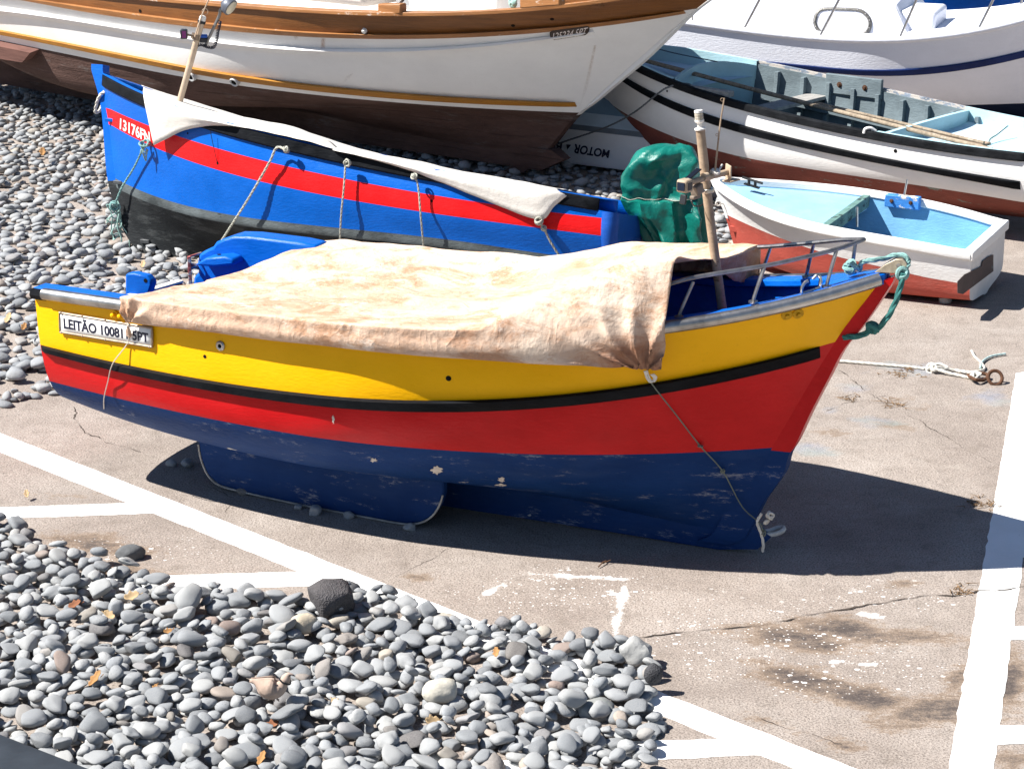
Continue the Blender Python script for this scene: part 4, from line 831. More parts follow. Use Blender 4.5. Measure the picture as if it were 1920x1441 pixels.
for q_ in ((202, 225), (218, 342), (268, 452)):
    m = M(); P, n = bh.hit((q_[0]+6, q_[1]), .004), bh.nrm((q_[0]+8, q_[1])); m.box(P, (.045, .018, .02), np.array([bf.A[0], np.cross(n, bf.A[0]), n])); m.build('stem_bracket', bpaint if q_[1] < 300 else plain('iron_band', (.09, .095, .10)), bb, bevel=.004)
letters(bh, [(225, 242), (283, 270), (281, 247), (226, 221)], '13176FN', .004, 'registration_number', plain('white_lettering', (.74, .66, .62), .5, 0, .1, 30), bb, bold=True)
m = M()   # rounded transom corner post
cp = [bf.wld((BL-.02, bh.y(BL, w_)*.98, w_)) for w_ in np.linspace(float(wsb(BL))+.0, float(wsb(BL))-.75, 14)]; m.tube(cp, np.linspace(.075, .06, 14), 10); m.build('corner_post', paint('dull_blue_paint', (.008, .07, .34)), bb)
for px, r in (((408, 306), .013), ((809, 377), .012), ((352, 250), .009)):
    m = M(); m.lathe(bh.hit(px), bh.nrm(px), [(r, 0), (r, .002), (.001, .0022)], 10); m.build('drain_hole', hole_m, bb)
# grommet rope loop through the stem
hwb = lambda x, y, yy=.07: bf.wld((bf.cen((x, y), yy)[0], yy, bf.cen((x, y), yy)[1]))
rope('stem_rope', [hwb(197, 172), hwb(190, 176), hwb(184, 186, .05), hwb(180, 200, 0), hwb(179, 211, -.05), hwb(186, 208, -.06), hwb(192, 197, -.06)], .014, white_rope, 'short white rope loop through the stem of the blue boat', n=40)
# mast with lamp and cameras
Yb = bf.wld((1.0, 0, .3))[1]; by = lambda x, y, d=0.: at_y(x, y, Yb+d)
mtop = by(378, 42)
m = M(); m.tube(spline([by(322, 240), by(333, 204), by(357, 118), by(378, 42)], 20), .028, 12); m.build('mast', plain('bare_mast', (.50, .385, .28), .5, .1, .2, 9, .2), bb)
axb = unit(by(378, 40)-by(360, 105)); m = M(); m.lathe(mtop, axb, [(.036, -.01), (.036, .012), (.03, .014)], 14); m.build('lamp_base', black_m, bb)
m = M(); m.lathe(mtop, axb, [(.03, .013), (.031, .04), (.027, .055), (.012, .062)], 14); m.build('masthead_lamp', wl_m, bb)
m = M(); m.tube([by(365, 70, -.04), by(378, 30, -.03), by(392, -2, 0), by(404, -34, .02)], [.008, .007, .006, .004], 6); m.tube([by(384.5, 22, -.02)+.026*np.array([math.cos(t), 0, math.sin(t)]) for t in np.linspace(0, 2*PI, 14, endpoint=False)], .003, 5, closed=True); m.build('rod', plain('rod_tan', (.42, .31, .22), .5), bb)
m = M(); m.tube([by(350, 65, -.08), by(367, 69, -.02), by(392, 72, .08)], .010, 8); m.lathe(by(367, 69), axb, [(.04, -.025), (.04, .025)], 12); m.build('cross_arm', plain('brown_steel', (.20, .15, .11), .5, .5), bb)
m = M(); m.box(by(345, 64, -.1), (.03, .03, .042)); nav = m.build('navigation_lamp', plain('dark_casing', (.02, .022, .03), .4), bb, bevel=.008)
m = M(); m.box(by(345, 65, -.13), (.018, .004, .03)); m.box(by(341.5, 65, -.1), (.004, .02, .03)); m.build('lamp_lens', plain('violet_lens', (.14, .02, .12), .2), nav)
m = M(); m.box(by(382, 75, .02), (.034, .03, .022)); m.build('camera_base', plain('dark_casing', (.02, .022, .03), .4), bb, bevel=.008)
m = M(); m.box(by(382, 68, .02), (.032, .028, .014)); m.build('blue_cap', plain('blue_cap', (.01, .08, .4), .4), bb, bevel=.008)
m = M(); m.tube(spline([by(384, 88, .02), by(398, 58, .02), by(411, 30, .02), by(414, 18, .02), by(420, 17, .02)], 24), .0135, 8); m.build('lamp_arm', plain('lamp_steel', (.22, .21, .20), .45, .7), bb)
lc = by(431, 13, .02); ln_ = unit(np.array([.80, -.40, -.52])); m = M(); m.lathe(lc-ln_*.03, ln_, [(.03, -.05), (.072, -.01), (.078, .02), (.078, .045)], 18); fla = m.build('flood_lamp', plain('lamp_casing', (.11, .12, .15), .45, .3), bb)
m = M(); m.lathe(lc-ln_*.03, ln_, [(.066, .046), (.064, .052), (.001, .056)], 18); m.build('lamp_glass', plain('cream_glass', (.55, .50, .38), .15), fla)
cb = spline([by(366, 88), by(376, 84), by(388, 88), by(400, 89), by(406, 76), by(408, 62), by(411, 50), by(413, 40)], 400); T = unit(np.gradient(cb, axis=0)); u = unit(np.cross(T, (0, 1, .2))); w_ = np.cross(T, u); a_ = np.linspace(0, 2*PI*30, 400)
m = M(); m.tube(cb+(u*np.cos(a_)[:, None]+w_*np.sin(a_)[:, None])*.012, .0045, 5); m.build('coiled_cable', plain('navy_cable', (.01, .012, .03), .4), bb)
# white cover
bsb = lambda s: bh.y(np.clip(s, .1, BL), float(wsb(np.clip(s, .1, BL))))
clampb = lambda f: (lambda s: f(np.clip(s, .1, BL)))
up_e = [(263, 183), (300, 192), (345, 204), (385, 206), (470, 224), (555, 240), (625, 271), (700, 296), (790, 314), (900, 338), (1063, 365)]
lo_e = [(288, 272), (318, 258), (350, 244), (400, 236), (470, 242), (555, 259), (660, 289), (720, 305), (786, 324), (900, 372), (1011, 412), (1040, 386), (1063, 367)]
ue = spline([bf.wld((*[(lambda q: (q[0], q[1]))(bf.cast(p, lambda s: 0*s+.0-(.25 if p[0] < 600 else .35), 1))][0][:1], -.25 if p[0] < 600 else -.35, bf.cast(p, lambda s: 0*s+.0-(.25 if p[0] < 600 else .35), 1)[1])) for p in up_e], 120)
le = []
for p in lo_e:
    s_, w_ = bf.cast(p, lambda s: bsb(s)+.045, 1); le.append(bf.wld((s_, bsb(s_)+.045, w_)))
le = spline(le, 120); R = []
for j in range(120):
    a_, b_ = le[j], ue[j]; la, lb = bf.loc(a_), bf.loc(b_); s_ = la[0]; wt = float(wsb(np.clip(s_, .1, BL)))+.108; row = []
    edge = np.array([la[0]*.8+lb[0]*.2, bsb(s_)+.04, wt]) if la[2] < wt-.02 else None
    fq = min(max((s_-.9)/.5, 0), 1); sb_ = np.clip(lb[0]+.1, .1, BL); fe = np.array([lb[0]+.06, -(bsb(sb_)+.03), float(wsb(sb_))+.10])
    if fq > 0: lb = np.array([lb[0], lb[1], max(lb[2], float(wsb(sb_))+.10)])
    pts = [la] + ([edge] if edge is not None else [la*.7+lb*.3]) + [la*.15+lb*.85+np.array([0, 0, .02]), lb, (lb+np.array([.05, -.12, -.01]))*(1-fq)+fe*fq]
    sp_ = spline(pts, 30)
    for p in sp_:
        sq_ = np.clip(p[0], .1, BL)
        if abs(p[1]) < bsb(sq_)+.02 and p[0] > .1: p = np.array([p[0], p[1], max(p[2], float(wsb(sq_))+.104)])
        row.append(bf.wld(p+np.array([0, .008*nz(p, 3, 4), .012*nz(p, 2.2, 6)+.006*nz(p, 6, 2)])))
    R.append(row)
k = NT('white_canvas', .8); c = k.ramp(k.noise(2.2, None, 6, .65), [(.3, (.62, .585, .53)), (.7, (.76, .73, .68))]); c = k.mix(k.ramp(k.noise(6, None, 8, .75), [(.6, 0.), (.7, .35)]), c, (.42, .36, .29)); k.col(c); k.bump(k.math('ADD', k.noise(12, None, 6, .7), k.math('MULTIPLY', k.noise(200, None, 2), .2)), .35, .02); wcanvas = k.m
m = M(); m.grid(np.array(R)); cv = m.build('canvas_cover', wcanvas, None, angle=180, solid=.004); tag(cv, 'white canvas cover pulled along the top of the blue boat', 'tarpaulin')
for px in ((278, 222), (344, 241), (300, 258), (915, 369)):
    pass
hb = lambda x, y, o_=.02: bh.hit((x, y), o_)
for i, (pts, r, lab, kn) in enumerate((
    ([hb(283, 268, .06), hb(262, 310, .05), hb(240, 350, .06), hb(222, 385, .08)], .009, 'pale green rope from the front corner of the white cover to the blue stem', ((0, .05), (3, .04))),
    ([hb(548, 262, .10), hb(535, 268, .09), hb(515, 305, .075), hb(478, 365, .07), hb(440, 418, .06), hb(415, 452, .05)], .010, 'pale rope slanting down the blue side from the middle of the white cover', ((0, .025),)),
    ([hb(667, 284, .10), hb(659, 300, .09), hb(652, 350, .07), hb(646, 400, .06), hb(641, 458, .05), hb(638, 480, .05)], .008, 'pale rope hanging straight down the blue side, second from the rear', ((0, .03),)),
    ([hb(787, 328, .10), hb(790, 350, .08), hb(795, 410, .06), hb(800, 485, .05)], .008, 'pale rope hanging down the blue side from the fold of the white cover', ((0, .025),)),
    ([hb(1014, 413, .06), hb(1022, 426, .04), hb(1035, 450, .04), hb(1055, 484, .04)], .009, 'pale rope tied to the low rear corner of the white cover', ((0, .03), (1, .02))),
    ([hb(400, 238, .05), hb(404, 262, .04), hb(408, 305, .006)], .003, 'thin dark string from the white cover to a hole in the red stripe', ()))):
    rope('tie_rope', pts, r, teal_rope if i in (0,) else grey_cord if i < 5 else black_m, lab, knots=[(pts[a], b) for a, b in kn], n=40)
# bunch of green rope at the stem
tg = at_y(219, 390, hb(222, 385, .08)[1]); pts = [tg+np.array([rng.normal(0, .05), rng.normal(0, .02), .05*math.sin(t)*2-.008*t]) for t in range(26)]
strand = [tg+np.array([.02, -.02, -.05]), tg+np.array([.0, -.02, -.16]), tg+np.array([.03, -.02, -.28]), tg+np.array([.01, -.02, -.38]), tg+np.array([-.03, 0, -.46])]
m = M(); m.tube(spline(pts, 220), .006, 5); m.tube(spline(strand, 40), .008, 6); m.tube(spline([q_+np.array([.03*i_, 0, .02*i_]) for i_, q_ in enumerate(strand)], 40), .006, 6); m.tube(spline([tg, tg+np.array([-.09, 0, .03]), tg+np.array([-.05, 0, -.05]), tg+np.array([-.1, 0, -.14])], 30), .006, 6)
pale_green = plain('pale_green_rope', (.33, .50, .45), .85, 0, .25, 40, .4); o_ = m.build('rope_bunch', pale_green, None); tag(o_, 'tangled bunch of pale green rope hanging at the foot of the blue stem', 'rope')
g0 = bh.hit((283, 270), .07); m = M()
for q_ in range(4): m.tube(spline([g0, g0+np.array([rng.normal(0, .03), -.02, -.06]), g0+np.array([rng.normal(0, .05), -.01, -.14+.03*q_]), g0+np.array([.02, -.02, -.03])], 24), .006, 5)
o_ = m.build('rope_bunch', pale_green, None); tag(o_, 'loops of pale green rope knotted at the front corner of the white cover', 'rope')

# ---------------------------------------------------------------- outboard motor under a green cover
k = NT('green_tarp', .36); c = k.ramp(k.noise(3, None, 6, .6), [(.3, (.002, .105, .082)), (.7, (.004, .17, .135))]); k.col(c); k.bump(k.noise(9, None, 6, .65), .5, .03); k.b.inputs['Specular IOR Level'].default_value = .4; green = k.m
Yg = bf.wld((BL+.15, 0, 0))[1]-.1; gy = lambda x, y, d=0.: at_y(x, y, Yg+d)
om = thing('outboard_motor', 'outboard motor wrapped in a dark green cover at the blue stern', 'outboard motor', gy(1250, 520))
prof = [(272, 1225, 1292, .10), (276, 1205, 1300, .2), (284, 1190, 1306, .28), (300, 1175, 1313, .32), (325, 1163, 1320, .34), (348, 1156, 1324, .34), (362, 1162, 1324, .32), (372, 1158, 1322, .32), (392, 1166, 1320, .32), (420, 1186, 1322, .33), (445, 1202, 1326, .34), (475, 1215, 1331, .34), (510, 1222, 1336, .34)]
R = []; ys_ = np.array([p[0] for p in prof]); NV = 120; rg_ = np.random.default_rng(5)
ka = np.sort((np.arange(11)+rg_.uniform(-.35, .35, 11))/11*2*PI); kb_ = np.sort((np.arange(17)+rg_.uniform(-.38, .38, 17))/17*2*PI)
KA = rg_.normal(0, .10, 11)[None]+rg_.normal(0, .035, (6, 11)); KB = rg_.normal(0, .11, 17)[None]+rg_.normal(0, .03, (6, 17)); hv = np.linspace(0, 1, 6)
def facet(t, lv, kn, K):
    q = np.array([np.interp(lv, hv, K[:, j]) for j in range(K.shape[1])]); return np.interp(t, kn, q, period=2*PI)
for y_ in np.linspace(272, 510, 100):
    x0, x1, dp = (np.interp(y_, ys_, [p[q_] for p in prof]) for q_ in (1, 2, 3)); a_, b_ = gy(x0, y_), gy(x1, y_); c_ = (a_+b_)/2; hw_ = (b_-a_)[0]/2; row = []
    for t in np.linspace(0, 2*PI, NV, endpoint=False):
        d = np.array([math.cos(t), math.sin(t), 0]); v = (y_-272)/238
        if v < .42: fold = (facet((t+v*1.6) % (2*PI), v/.42, ka, KA)*1.5+facet((t-v*2.2) % (2*PI), v/.42, kb_, KB)*.35)*min(1, v*8+.15)
        else: fold = facet(t, (v-.42)/.58, kb_, KB)*1.1*min(1, (v-.40)*7)+facet((t+.4*v) % (2*PI), (v-.42)/.58, ka, KA)*.6-.03
        q1 = 1-2*abs(math.sin(2.1*t+9*v+1.6*nz((d[0], d[1], v*2), 1.1, 6))); q2 = 1-2*abs(math.sin(4.5*t+1.2*v+1.8*nz((d[0]*1.3, d[1]*1.3, v*2), 1.1, 8)))
        fold += (.045*q1 if v < .42 else .06*q2)*min(1, v*6)
        fold += .012*nz((d[0]*5, d[1]*5, v*9), 1, 3)
        row.append(c_+np.array([d[0]*hw_*(1+fold*.8), d[1]*dp*.62*(1+fold*2.4), .02*nz((d[0]*3, d[1]*3, v*3), 1, 3)]))
    R.append(row)
m = M(); m.grid(np.array(R), wrapv=True); m.add([R[0][0]]+R[0][1:], [tuple(range(NV))]); m.build('motor_cover', green, om, angle=60)
m = M(); m.tube([gy(1160, 365, -.02)+np.array([0, 0, 0])]+[np.array(R[40][q_])+np.array([0, -.012, -.0]) for q_ in range(64, 118, 2)], .003, 5); m.build('cover_cord', grey_cord, om)
m = M(); m.box(gy(1270, 530, .1), (.09, .14, .3)); m.tube([gy(1270, 500, .1), gy(1275, 600, .1)], .06, 10); m.build('motor_leg', black_m, om, bevel=.02)

# ================================================================== big white and brown boat
wht = paint('white_boat_paint', (.80, .795, .78), .4, .05, 1.6, .12, (.55, .50, .42), .77, 4)
k = NT('brown_bottom', .8); n = k.noise(1.4, k.map((1, 1, 3.2)), 8, .7); c = k.ramp(n, [(.3, (.055, .030, .024)), (.7, (.125, .072, .060))])
c = k.mix(k.ramp(k.noise(2.6, k.map((.6, .6, 4)), 10, .8), [(.56, 0.), (.68, .5)]), c, (.19, .18, .175)); pl_ = k.noise(3, k.map((.25, .25, 9)), 4, .6)
c = k.mix(k.ramp(pl_, [(.60, 0.), (.66, .6)]), c, (.03, .015, .012)); k.col(c); k.bump(k.math('ADD', pl_, k.noise(16, k.map((1, 1, 4)), 6, .7)), .7, .02); brownbot = k.m
teak = wood('varnished_wood', (.20, .076, .018), (.10, .036, .009), .35, (.5, .5, 9), .35); cap_w = wood('cap_wood', (.34, .15, .05), (.20, .075, .02), .45, (.5, .5, 9), .4, (.72, .66, .58)); ochre = wood('ochre_wood', (.40, .175, .02), (.27, .105, .012), .5, (.4, .4, 8), .3)
wf0 = Frame(at_z(1335, -6, 2.04), -38, 1); q_ = wf0.cen((1410, -58)); wf = Frame(wf0.wld((q_[0], 0, q_[1])), -38, 1); dsw = wf.loc(wf0.O)[[0, 2]]; sh_ = lambda L_: [(a+dsw[0], b+dsw[1]) for a, b in L_]
wstem = [(1402, -50), (1365, -26), (1326, 2), (1300, 22), (1255, 66), (1210, 110), (1160, 152), (1115, 190), (1083, 214), (1047, 255), (1019, 292), (983, 321), (940, 332)]
w_cap = [(1380, -48), (1290, -24), (1147, 2), (1037, 13), (892, 29), (693, 27), (540, 20), (303, 2), (150, -14)]
w_rub = [(1300, 18), (1147, 37), (1037, 52), (855, 63), (693, 63), (547, 56), (365, 41), (171, 12), (95, 3)]
w_rbb = [(1300, 28), (1147, 47), (1001, 63), (819, 73), (693, 71), (437, 60), (292, 41), (95, 10)]
w_wl = [(1081, 211), (965, 204), (782, 201), (693, 190), (547, 168), (346, 142), (182, 117), (0, 75)]
w_oc = [(1070, 190), (965, 188), (782, 180), (693, 170), (547, 151), (346, 120), (182, 95), (0, 55)]
w_ob = [(1070, 199), (965, 197), (782, 191), (693, 180), (600, 171), (346, 131), (182, 104), (0, 64)]
w_kn = [(1120, 62), (1060, 73), (950, 87), (850, 97), (730, 101), (640, 98), (500, 90), (365, 78), (190, 50), (0, 22)]
WL_ = 12.
wh_ = Hull(wf, WL_, wstem, [(w_cap, 1.62, 1.2, 2.3, .42, 4, True), (w_rub, 1.60, 1.2, 2.2, .42, 4, True), (w_wl, 1.42, .8, 1.8, .45, 3, True),
    (sh_([(1.6, -1.42), (3, -1.42), (5, -1.38)])+[wf.cast(q_, lambda s: 1.14) for q_ in ((175, 190), (91, 148), (0, 114))], 1.16, 1.02, 1.35, .5, 3, False), (sh_([(1.9, -1.72), (3, -1.70), (5, -1.6), (8, -1.4), (11.5, -1.2)]), .40, .35, 1.1, .5, 3, False), (sh_([(2.0, -1.82), (3, -1.8), (5, -1.7), (8, -1.5), (11.5, -1.3)]), .06, .06, 1., .5, 3, False)], N=120, b0=.05)
wb = thing('fishing_boat', 'large white fishing boat with varnished wooden bulwark and brown bottom', 'boat', wf.wld((5, 0, -1.9)))
m = M(); wh_.side([0, 1, 2, 2, 2], m); whull = m.build('hull', [teak, wht, brownbot], wb, angle=50)
m = M(); wh_.end_cap(m); m.build('transom', wht, wb)
wsw = wh_.rows[0][3]
m = M()
for sd_ in (1, -1):
    R = [[(s, sd_*(wh_.y(s, float(wsw(s)))+.035), float(wsw(s))-.01), (s, sd_*(wh_.y(s, float(wsw(s)))+.035), float(wsw(s))+.03), (s, sd_*max(.004, wh_.y(s, float(wsw(s)))-.12), float(wsw(s))+.03), (s, sd_*max(.004, wh_.y(s, float(wsw(s)))-.12), float(wsw(s))-.01)] for s in np.linspace(.02, WL_, 110)]
    m.grid(wf.wld(np.array(R)), wrapv=True)
m.build('cap_rail', cap_w, wb, bevel=.006)
a1, a2 = wh_.curve(w_rub, 4), wh_.curve(w_rbb, 4); m = M(); wh_.strip(m, a1, a2, wf.cen((1312, 10))[0]+.10, WL_, .045, 120); m.build('rubbing_strake', cap_w, wb)
a1, a2 = wh_.curve(w_oc, 3), wh_.curve(w_ob, 3); m = M(); wh_.strip(m, a1, a2, wf.cen((1083, 195))[0]-.06, WL_, .05, 110); m.build('wooden_strip', ochre, wb)
a1 = wh_.curve(w_kn, 3); m = M(); wh_.strip(m, lambda s: a1(s)+.045, lambda s: a1(s)-.03, 1.45, WL_, .045, 110, rnd=.6); m.build('side_moulding', wht, wb)
m = M(); wh_.inner(m, .06, lambda s: float(wsw(s))-.42, .3, WL_, 70, cap=False); m.build('deck', paint('white_deck_paint', (.80, .79, .77), .5, .05, 2), wb)
o = np.array([wf.cen(q_) for q_ in [(1412, -60)]+wstem]); i = o.copy(); i[:, 0] += .2; i[:3, 1] -= .05; o[:, 0] -= .025
centre_post(wh_, spline(np.c_[o, 0*o[:, :1]], 60)[:, :2], spline(np.c_[i, 0*i[:, :1]], 60)[:, :2], .055, [wht, brownbot], 'stem', wb, split=wf.cen((1083, 213))[1])
ks = sh_([(1.7, -1.78), (2.0, -1.93), (5, -1.95), (9, -1.93), (11.2, -1.9), (11.3, -1.2)]); ki = sh_([(1.85, -1.7), (2.1, -1.7), (5, -1.6), (9, -1.4), (11., -1.3), (11.1, -1.2)])
centre_post(wh_, ks, ki, .08, brownbot, 'keel', wb)
q = [(1034, 72), (1103, 61), (1107, 44), (1029, 55)]; m = M(); R = []
for v in np.linspace(0, 1, 7):
    e = .5-.5*math.sqrt(max(0, 1-(2*v-1)**2)); e *= .16; R.append([wh_.hit(bil(q, e+(1-2*e)*u, v), .02) for u in np.linspace(0, 1, 10)])
m.grid(np.array(R)); nbd = m.build('number_board', plain('dark_board', (.045, .028, .02), .4, 0, .4, 10), wb, solid=.02)
letters(wh_, [(1037, 70.5), (1099, 61), (1103, 46.5), (1036, 58)], '125234 5PT', .034, 'registration_number', plain('white_lettering', (.74, .66, .62)), nbd, shear=.25)
for px in ((363, 140), (443, 149)):
    P, n = wh_.hit(px), wh_.nrm(px); m = M(); m.lathe(P, n, [(.058, -.03), (.058, .035), (.05, .06), (.034, .058), (.028, .02)], 18); sc = m.build('scupper', paint('grey_white', (.62, .63, .63), .5), wb)
    m = M(); m.lathe(P, n, [(.033, .0), (.033, .05), (.001, .052)], 14); m.build('scupper_hole', hole_m, sc)
m = M(); m.lathe(wh_.hit((684, 57)), wh_.nrm((684, 57)), [(.03, 0), (.03, .02), (.018, .035), (.001, .036)], 12); m.build('deck_drain', wl_m, wb)
for px in ((263, 21), (962, 48), (1035, 36)):
    m = M(); m.lathe(wh_.hit(px), wh_.nrm(px), [(.02, 0), (.02, .004), (.001, .005)], 10); m.build('bolt_hole', hole_m, wb)
# rust streaks: thin stains of their own shape
k = NT('rust_stain', .8); c = (.50, .22, .05); k.b.inputs['Base Color'].default_value = rgba(c); tr = nn(k.t, 'ShaderNodeBsdfTransparent'); mx = nn(k.t, 'ShaderNodeMixShader'); f = k.math('MULTIPLY', k.attr('fade'), k.ramp(k.noise(7, k.map((6, 6, .8)), 6, .7), [(.35, .2), (.7, 1.)]))
k.l(f, mx.inputs[0]); k.l(tr.outputs[0], mx.inputs[1]); k.l(k.b.outputs[0], mx.inputs[2]); k.l(mx.outputs[0], k.t.nodes['Material Output'].inputs[0]); rustm = k.m
for q, amt in (([(600, 97), (611, 97), (611, 72), (602, 72)], .75), ([(552, 74), (560, 74), (562, 67), (550, 67)], .5), ([(1085, 205), (1104, 160), (1119, 84), (1113, 84)], .4), ([(640, 158), (658, 146), (664, 136), (650, 142)], .25)):
    m = M(); nx_, ny_ = 9, 14; P = [[wh_.hit(bil(q, u, v), .006) for u in np.linspace(0, 1, nx_)] for v in np.linspace(0, 1, ny_)]; m.grid(P); o_ = m.build('rust_stain', rustm, whull)
    fa = [amt*math.sin(PI*u)*(.25+.75*v) for v in np.linspace(0, 1, ny_) for u in np.linspace(0, 1, nx_)]
    if len(o_.data.vertices) == nx_*ny_: at = o_.data.attributes.new('fade', 'FLOAT', 'POINT'); at.data.foreach_set('value', np.array(fa, np.float32))
# bilge timber at the far left
q = [(-60, 92), (60, 110), (75, 92), (-60, 64)]; m = M(); P = [[wh_.hit(bil(q, u, v), 0.) for u in np.linspace(0, 1, 8)] for v in np.linspace(0, 1, 4)]; nrm_ = wh_.nrm((20, 90)); top_ = [[p+nrm_*.14 for p in r] for r in P]
m.grid(np.array(top_)); 
for a_, b_ in ((P[0], top_[0]), (P[-1], top_[-1])): m.grid(np.array([a_, b_]))
m.grid(np.array([[r[-1] for r in P], [r[-1] for r in top_]])); m.build('bilge_timber', wood('brown_timber', (.16, .08, .065), (.09, .045, .038), .8, (.4, .4, 8), .3), wb)
# things on the deck
def wdeck(px, dz, yy): s_, w_ = wf.cen(px, yy); return wf.wld((s_, yy, w_))
for q0, q1 in (((714, 20), (757, 20)), ((980, 10), (1055, 4))):
    y0 = .9; a_, b_ = wdeck(q0, 0, wh_.y(2.8, -.2)-.16 if q0[0] > 900 else wh_.y(4.3, -.2)-.16), wdeck(q1, 0, wh_.y(2.8, -.2)-.16 if q0[0] > 900 else wh_.y(4.3, -.2)-.16); x_ = unit(b_-a_); m = M(); m.box((a_+b_)/2+np.array([0, 0, .02]), (np.linalg.norm(b_-a_)/2, .05, .05), np.array([x_, np.cross((0, 0, 1), x_), (0, 0, 1)])); m.build('mooring_bitt', cap_w, wb, bevel=.015)
gcab = paint('grey_cover', (.50, .45, .41), .8, .15, 3, .3); c_ = wf.wld((5.6, -.1, -.32)); m = M(); m.box(c_, (1.3, .75, .32), np.array([wf.A[0], wf.A[1], (0, 0, 1)])); m.build('hatch_cover', gcab, wb, bevel=.06)
c_ = wf.wld((3.5, -.2, -.42)); m = M(); m.box(c_, (.7, .5, .26), np.array([wf.A[0], wf.A[1], (0, 0, 1)])); m.build('fore_hatch', paint('white_deck_paint', (.80, .79, .77)), wb, bevel=.05)
P_ = np.array([.84, 20.36, 2.0]); bx = np.array([wf.A[0], -wf.A[1], (0, 0, 1)]); m = M(); m.box(P_+bx[0]*.62+bx[1]*.36+np.array([0, 0, .45]), (.6, .35, .5), bx); m.build('added_shade_box', teak, wb, bevel=.02)  # added unseen box, stands in for whatever shades the open boat's side
rope('deck_line', [wdeck((745, 14), 0, 1.0), wdeck((760, -6), 0, .9), wdeck((775, -30), 0, .8)], .014, plain('dark_line', (.09, .07, .06), .7), 'dark line rising from the wooden bitt on the white boat', n=30)
rope('knotted_line', [wdeck((955, -8), 0, 1.0), wdeck((957, 10), 0, 1.05), wdeck((965, 6), 0, 1.05), wdeck((972, -12), 0, 1.)], .012, pale_green, 'green line knotted round the rail of the white boat', n=30, knots=((wdeck((962, 8), 0, 1.05), .03),))
# timber props under the far end, standing in the shade
for px in ((60, 190), (150, 215)): pass

# ================================================================== open white boat with black strakes
gf = Frame(at_z(1110, 75, 1.3), 140, -1)
gstem = [(1112, 82), (1110, 130), (1110, 189), (1124, 233), (1142, 268), (1159, 293), (1185, 312), (1220, 328)]
g_sh = [(1174, 115), (1264, 156), (1328, 175), (1418, 207), (1520, 230), (1585, 242), (1767, 272), (1915, 294)]
g_s2 = [(1157, 135), (1224, 171), (1287, 201), (1353, 223), (1432, 245), (1520, 268), (1548, 270), (1730, 310), (1909, 339)]
g_s2b = [(1153, 140), (1224, 187), (1297, 219), (1370, 242), (1520, 280), (1548, 283), (1730, 324), (1909, 354)]
g_rb = [(1169, 123), (1251, 163), (1349, 196), (1453, 223), (1520, 238), (1585, 252), (1767, 284), (1915, 303)]
g_wl = [(1120, 177), (1172, 211), (1245, 248), (1307, 275), (1401, 298), (1520, 317), (1548, 315), (1730, 354), (1902, 375)]
GL = 5.46
redbrown = paint('red_brown_bottom', (.21, .062, .046), .75, .3, 2.5, .5, (.20, .22, .19), .60, 3, (.8, .8, 3))
gh = Hull(gf, GL, gstem, [(g_sh, .92, .70, 2.1, .5, 3, True), (g_s2, .92, .70, 2.0, .5, 3, True), (g_wl, .85, .60, 1.7, .5, 3, True), ([(.8, -1.08), (2, -1.08), (4, -1.06), (5.46, -1.0)], .6, .36, 1.3, .5, 2, False), ([(1., -1.22), (2, -1.22), (4, -1.2), (5.46, -1.15)], .08, .06, 1., .5, 2, False)], N=90)
gb = thing('rowing_boat', 'open white wooden boat with two black strakes and grey ribbed inside', 'boat', gf.wld((2.7, 0, -1.25)))
whts = paint('white_strake_paint', (.80, .79, .77), .42, .06, 2, .2, (.5, .42, .3), .78, 6)
m = M(); gh.side([0, 0, 1, 1], m); m.build('hull', [whts, redbrown], gb, angle=50); m = M(); gh.end_cap(m, 0); m.build('transom', redbrown, gb)
wsg = gh.rows[0][3]; a1, a2 = gh.curve(g_s2, 3), gh.curve(g_s2b, 3)
m = M(); gh.strip(m, lambda s: float(wsg(s))+.03, lambda s: float(wsg(s))-.045, .08, GL, .035, 90, sides=(1,)); m.build('gunwale_rail', paint('tarred_wood', (.010, .011, .013), .55, .5, 6, .5, (.11, .11, .11), .66, 9, spec=.05), gb)
m = M(); gh.strip(m, lambda s: float(wsg(s))+.03, lambda s: float(wsg(s))-.045, .08, GL, .035, 90, sides=(-1,)); m.build('gunwale_rail', paint('worn_rail', (.20, .24, .30), .7, .3, 6, .4, (.5, .46, .42), .48, 7), gb)
m = M(); gh.strip(m, a1, a2, .06, GL-.04, .035, 90); m.build('black_strake', black_rail, gb)
greyin = paint('grey_inside_paint', (.15, .19, .21), .7, .25, 3, .4, (.06, .15, .42), .66, 5, (1, 1, 1.5)); aqua = paint('aqua_paint', (.40, .60, .66), .5, .12, 2, .25, (.6, .66, .66), .72, 5); aquad = paint('pale_blue_deck', (.47, .60, .70), .5, .1, 2, .2)
GF0, GF1, GA = 1.62, 1.70, 4.02       # fore deck ends, aft deck begins
fl = lambda s: float(wsg(s))-.62+.05*max(0, 1.5-s)
m = M(); gh.inner(m, .04, fl, GF0-.1, GA+.25, 50, mi=(0, 0, 0)); m.build('inner_planking', greyin, gb)
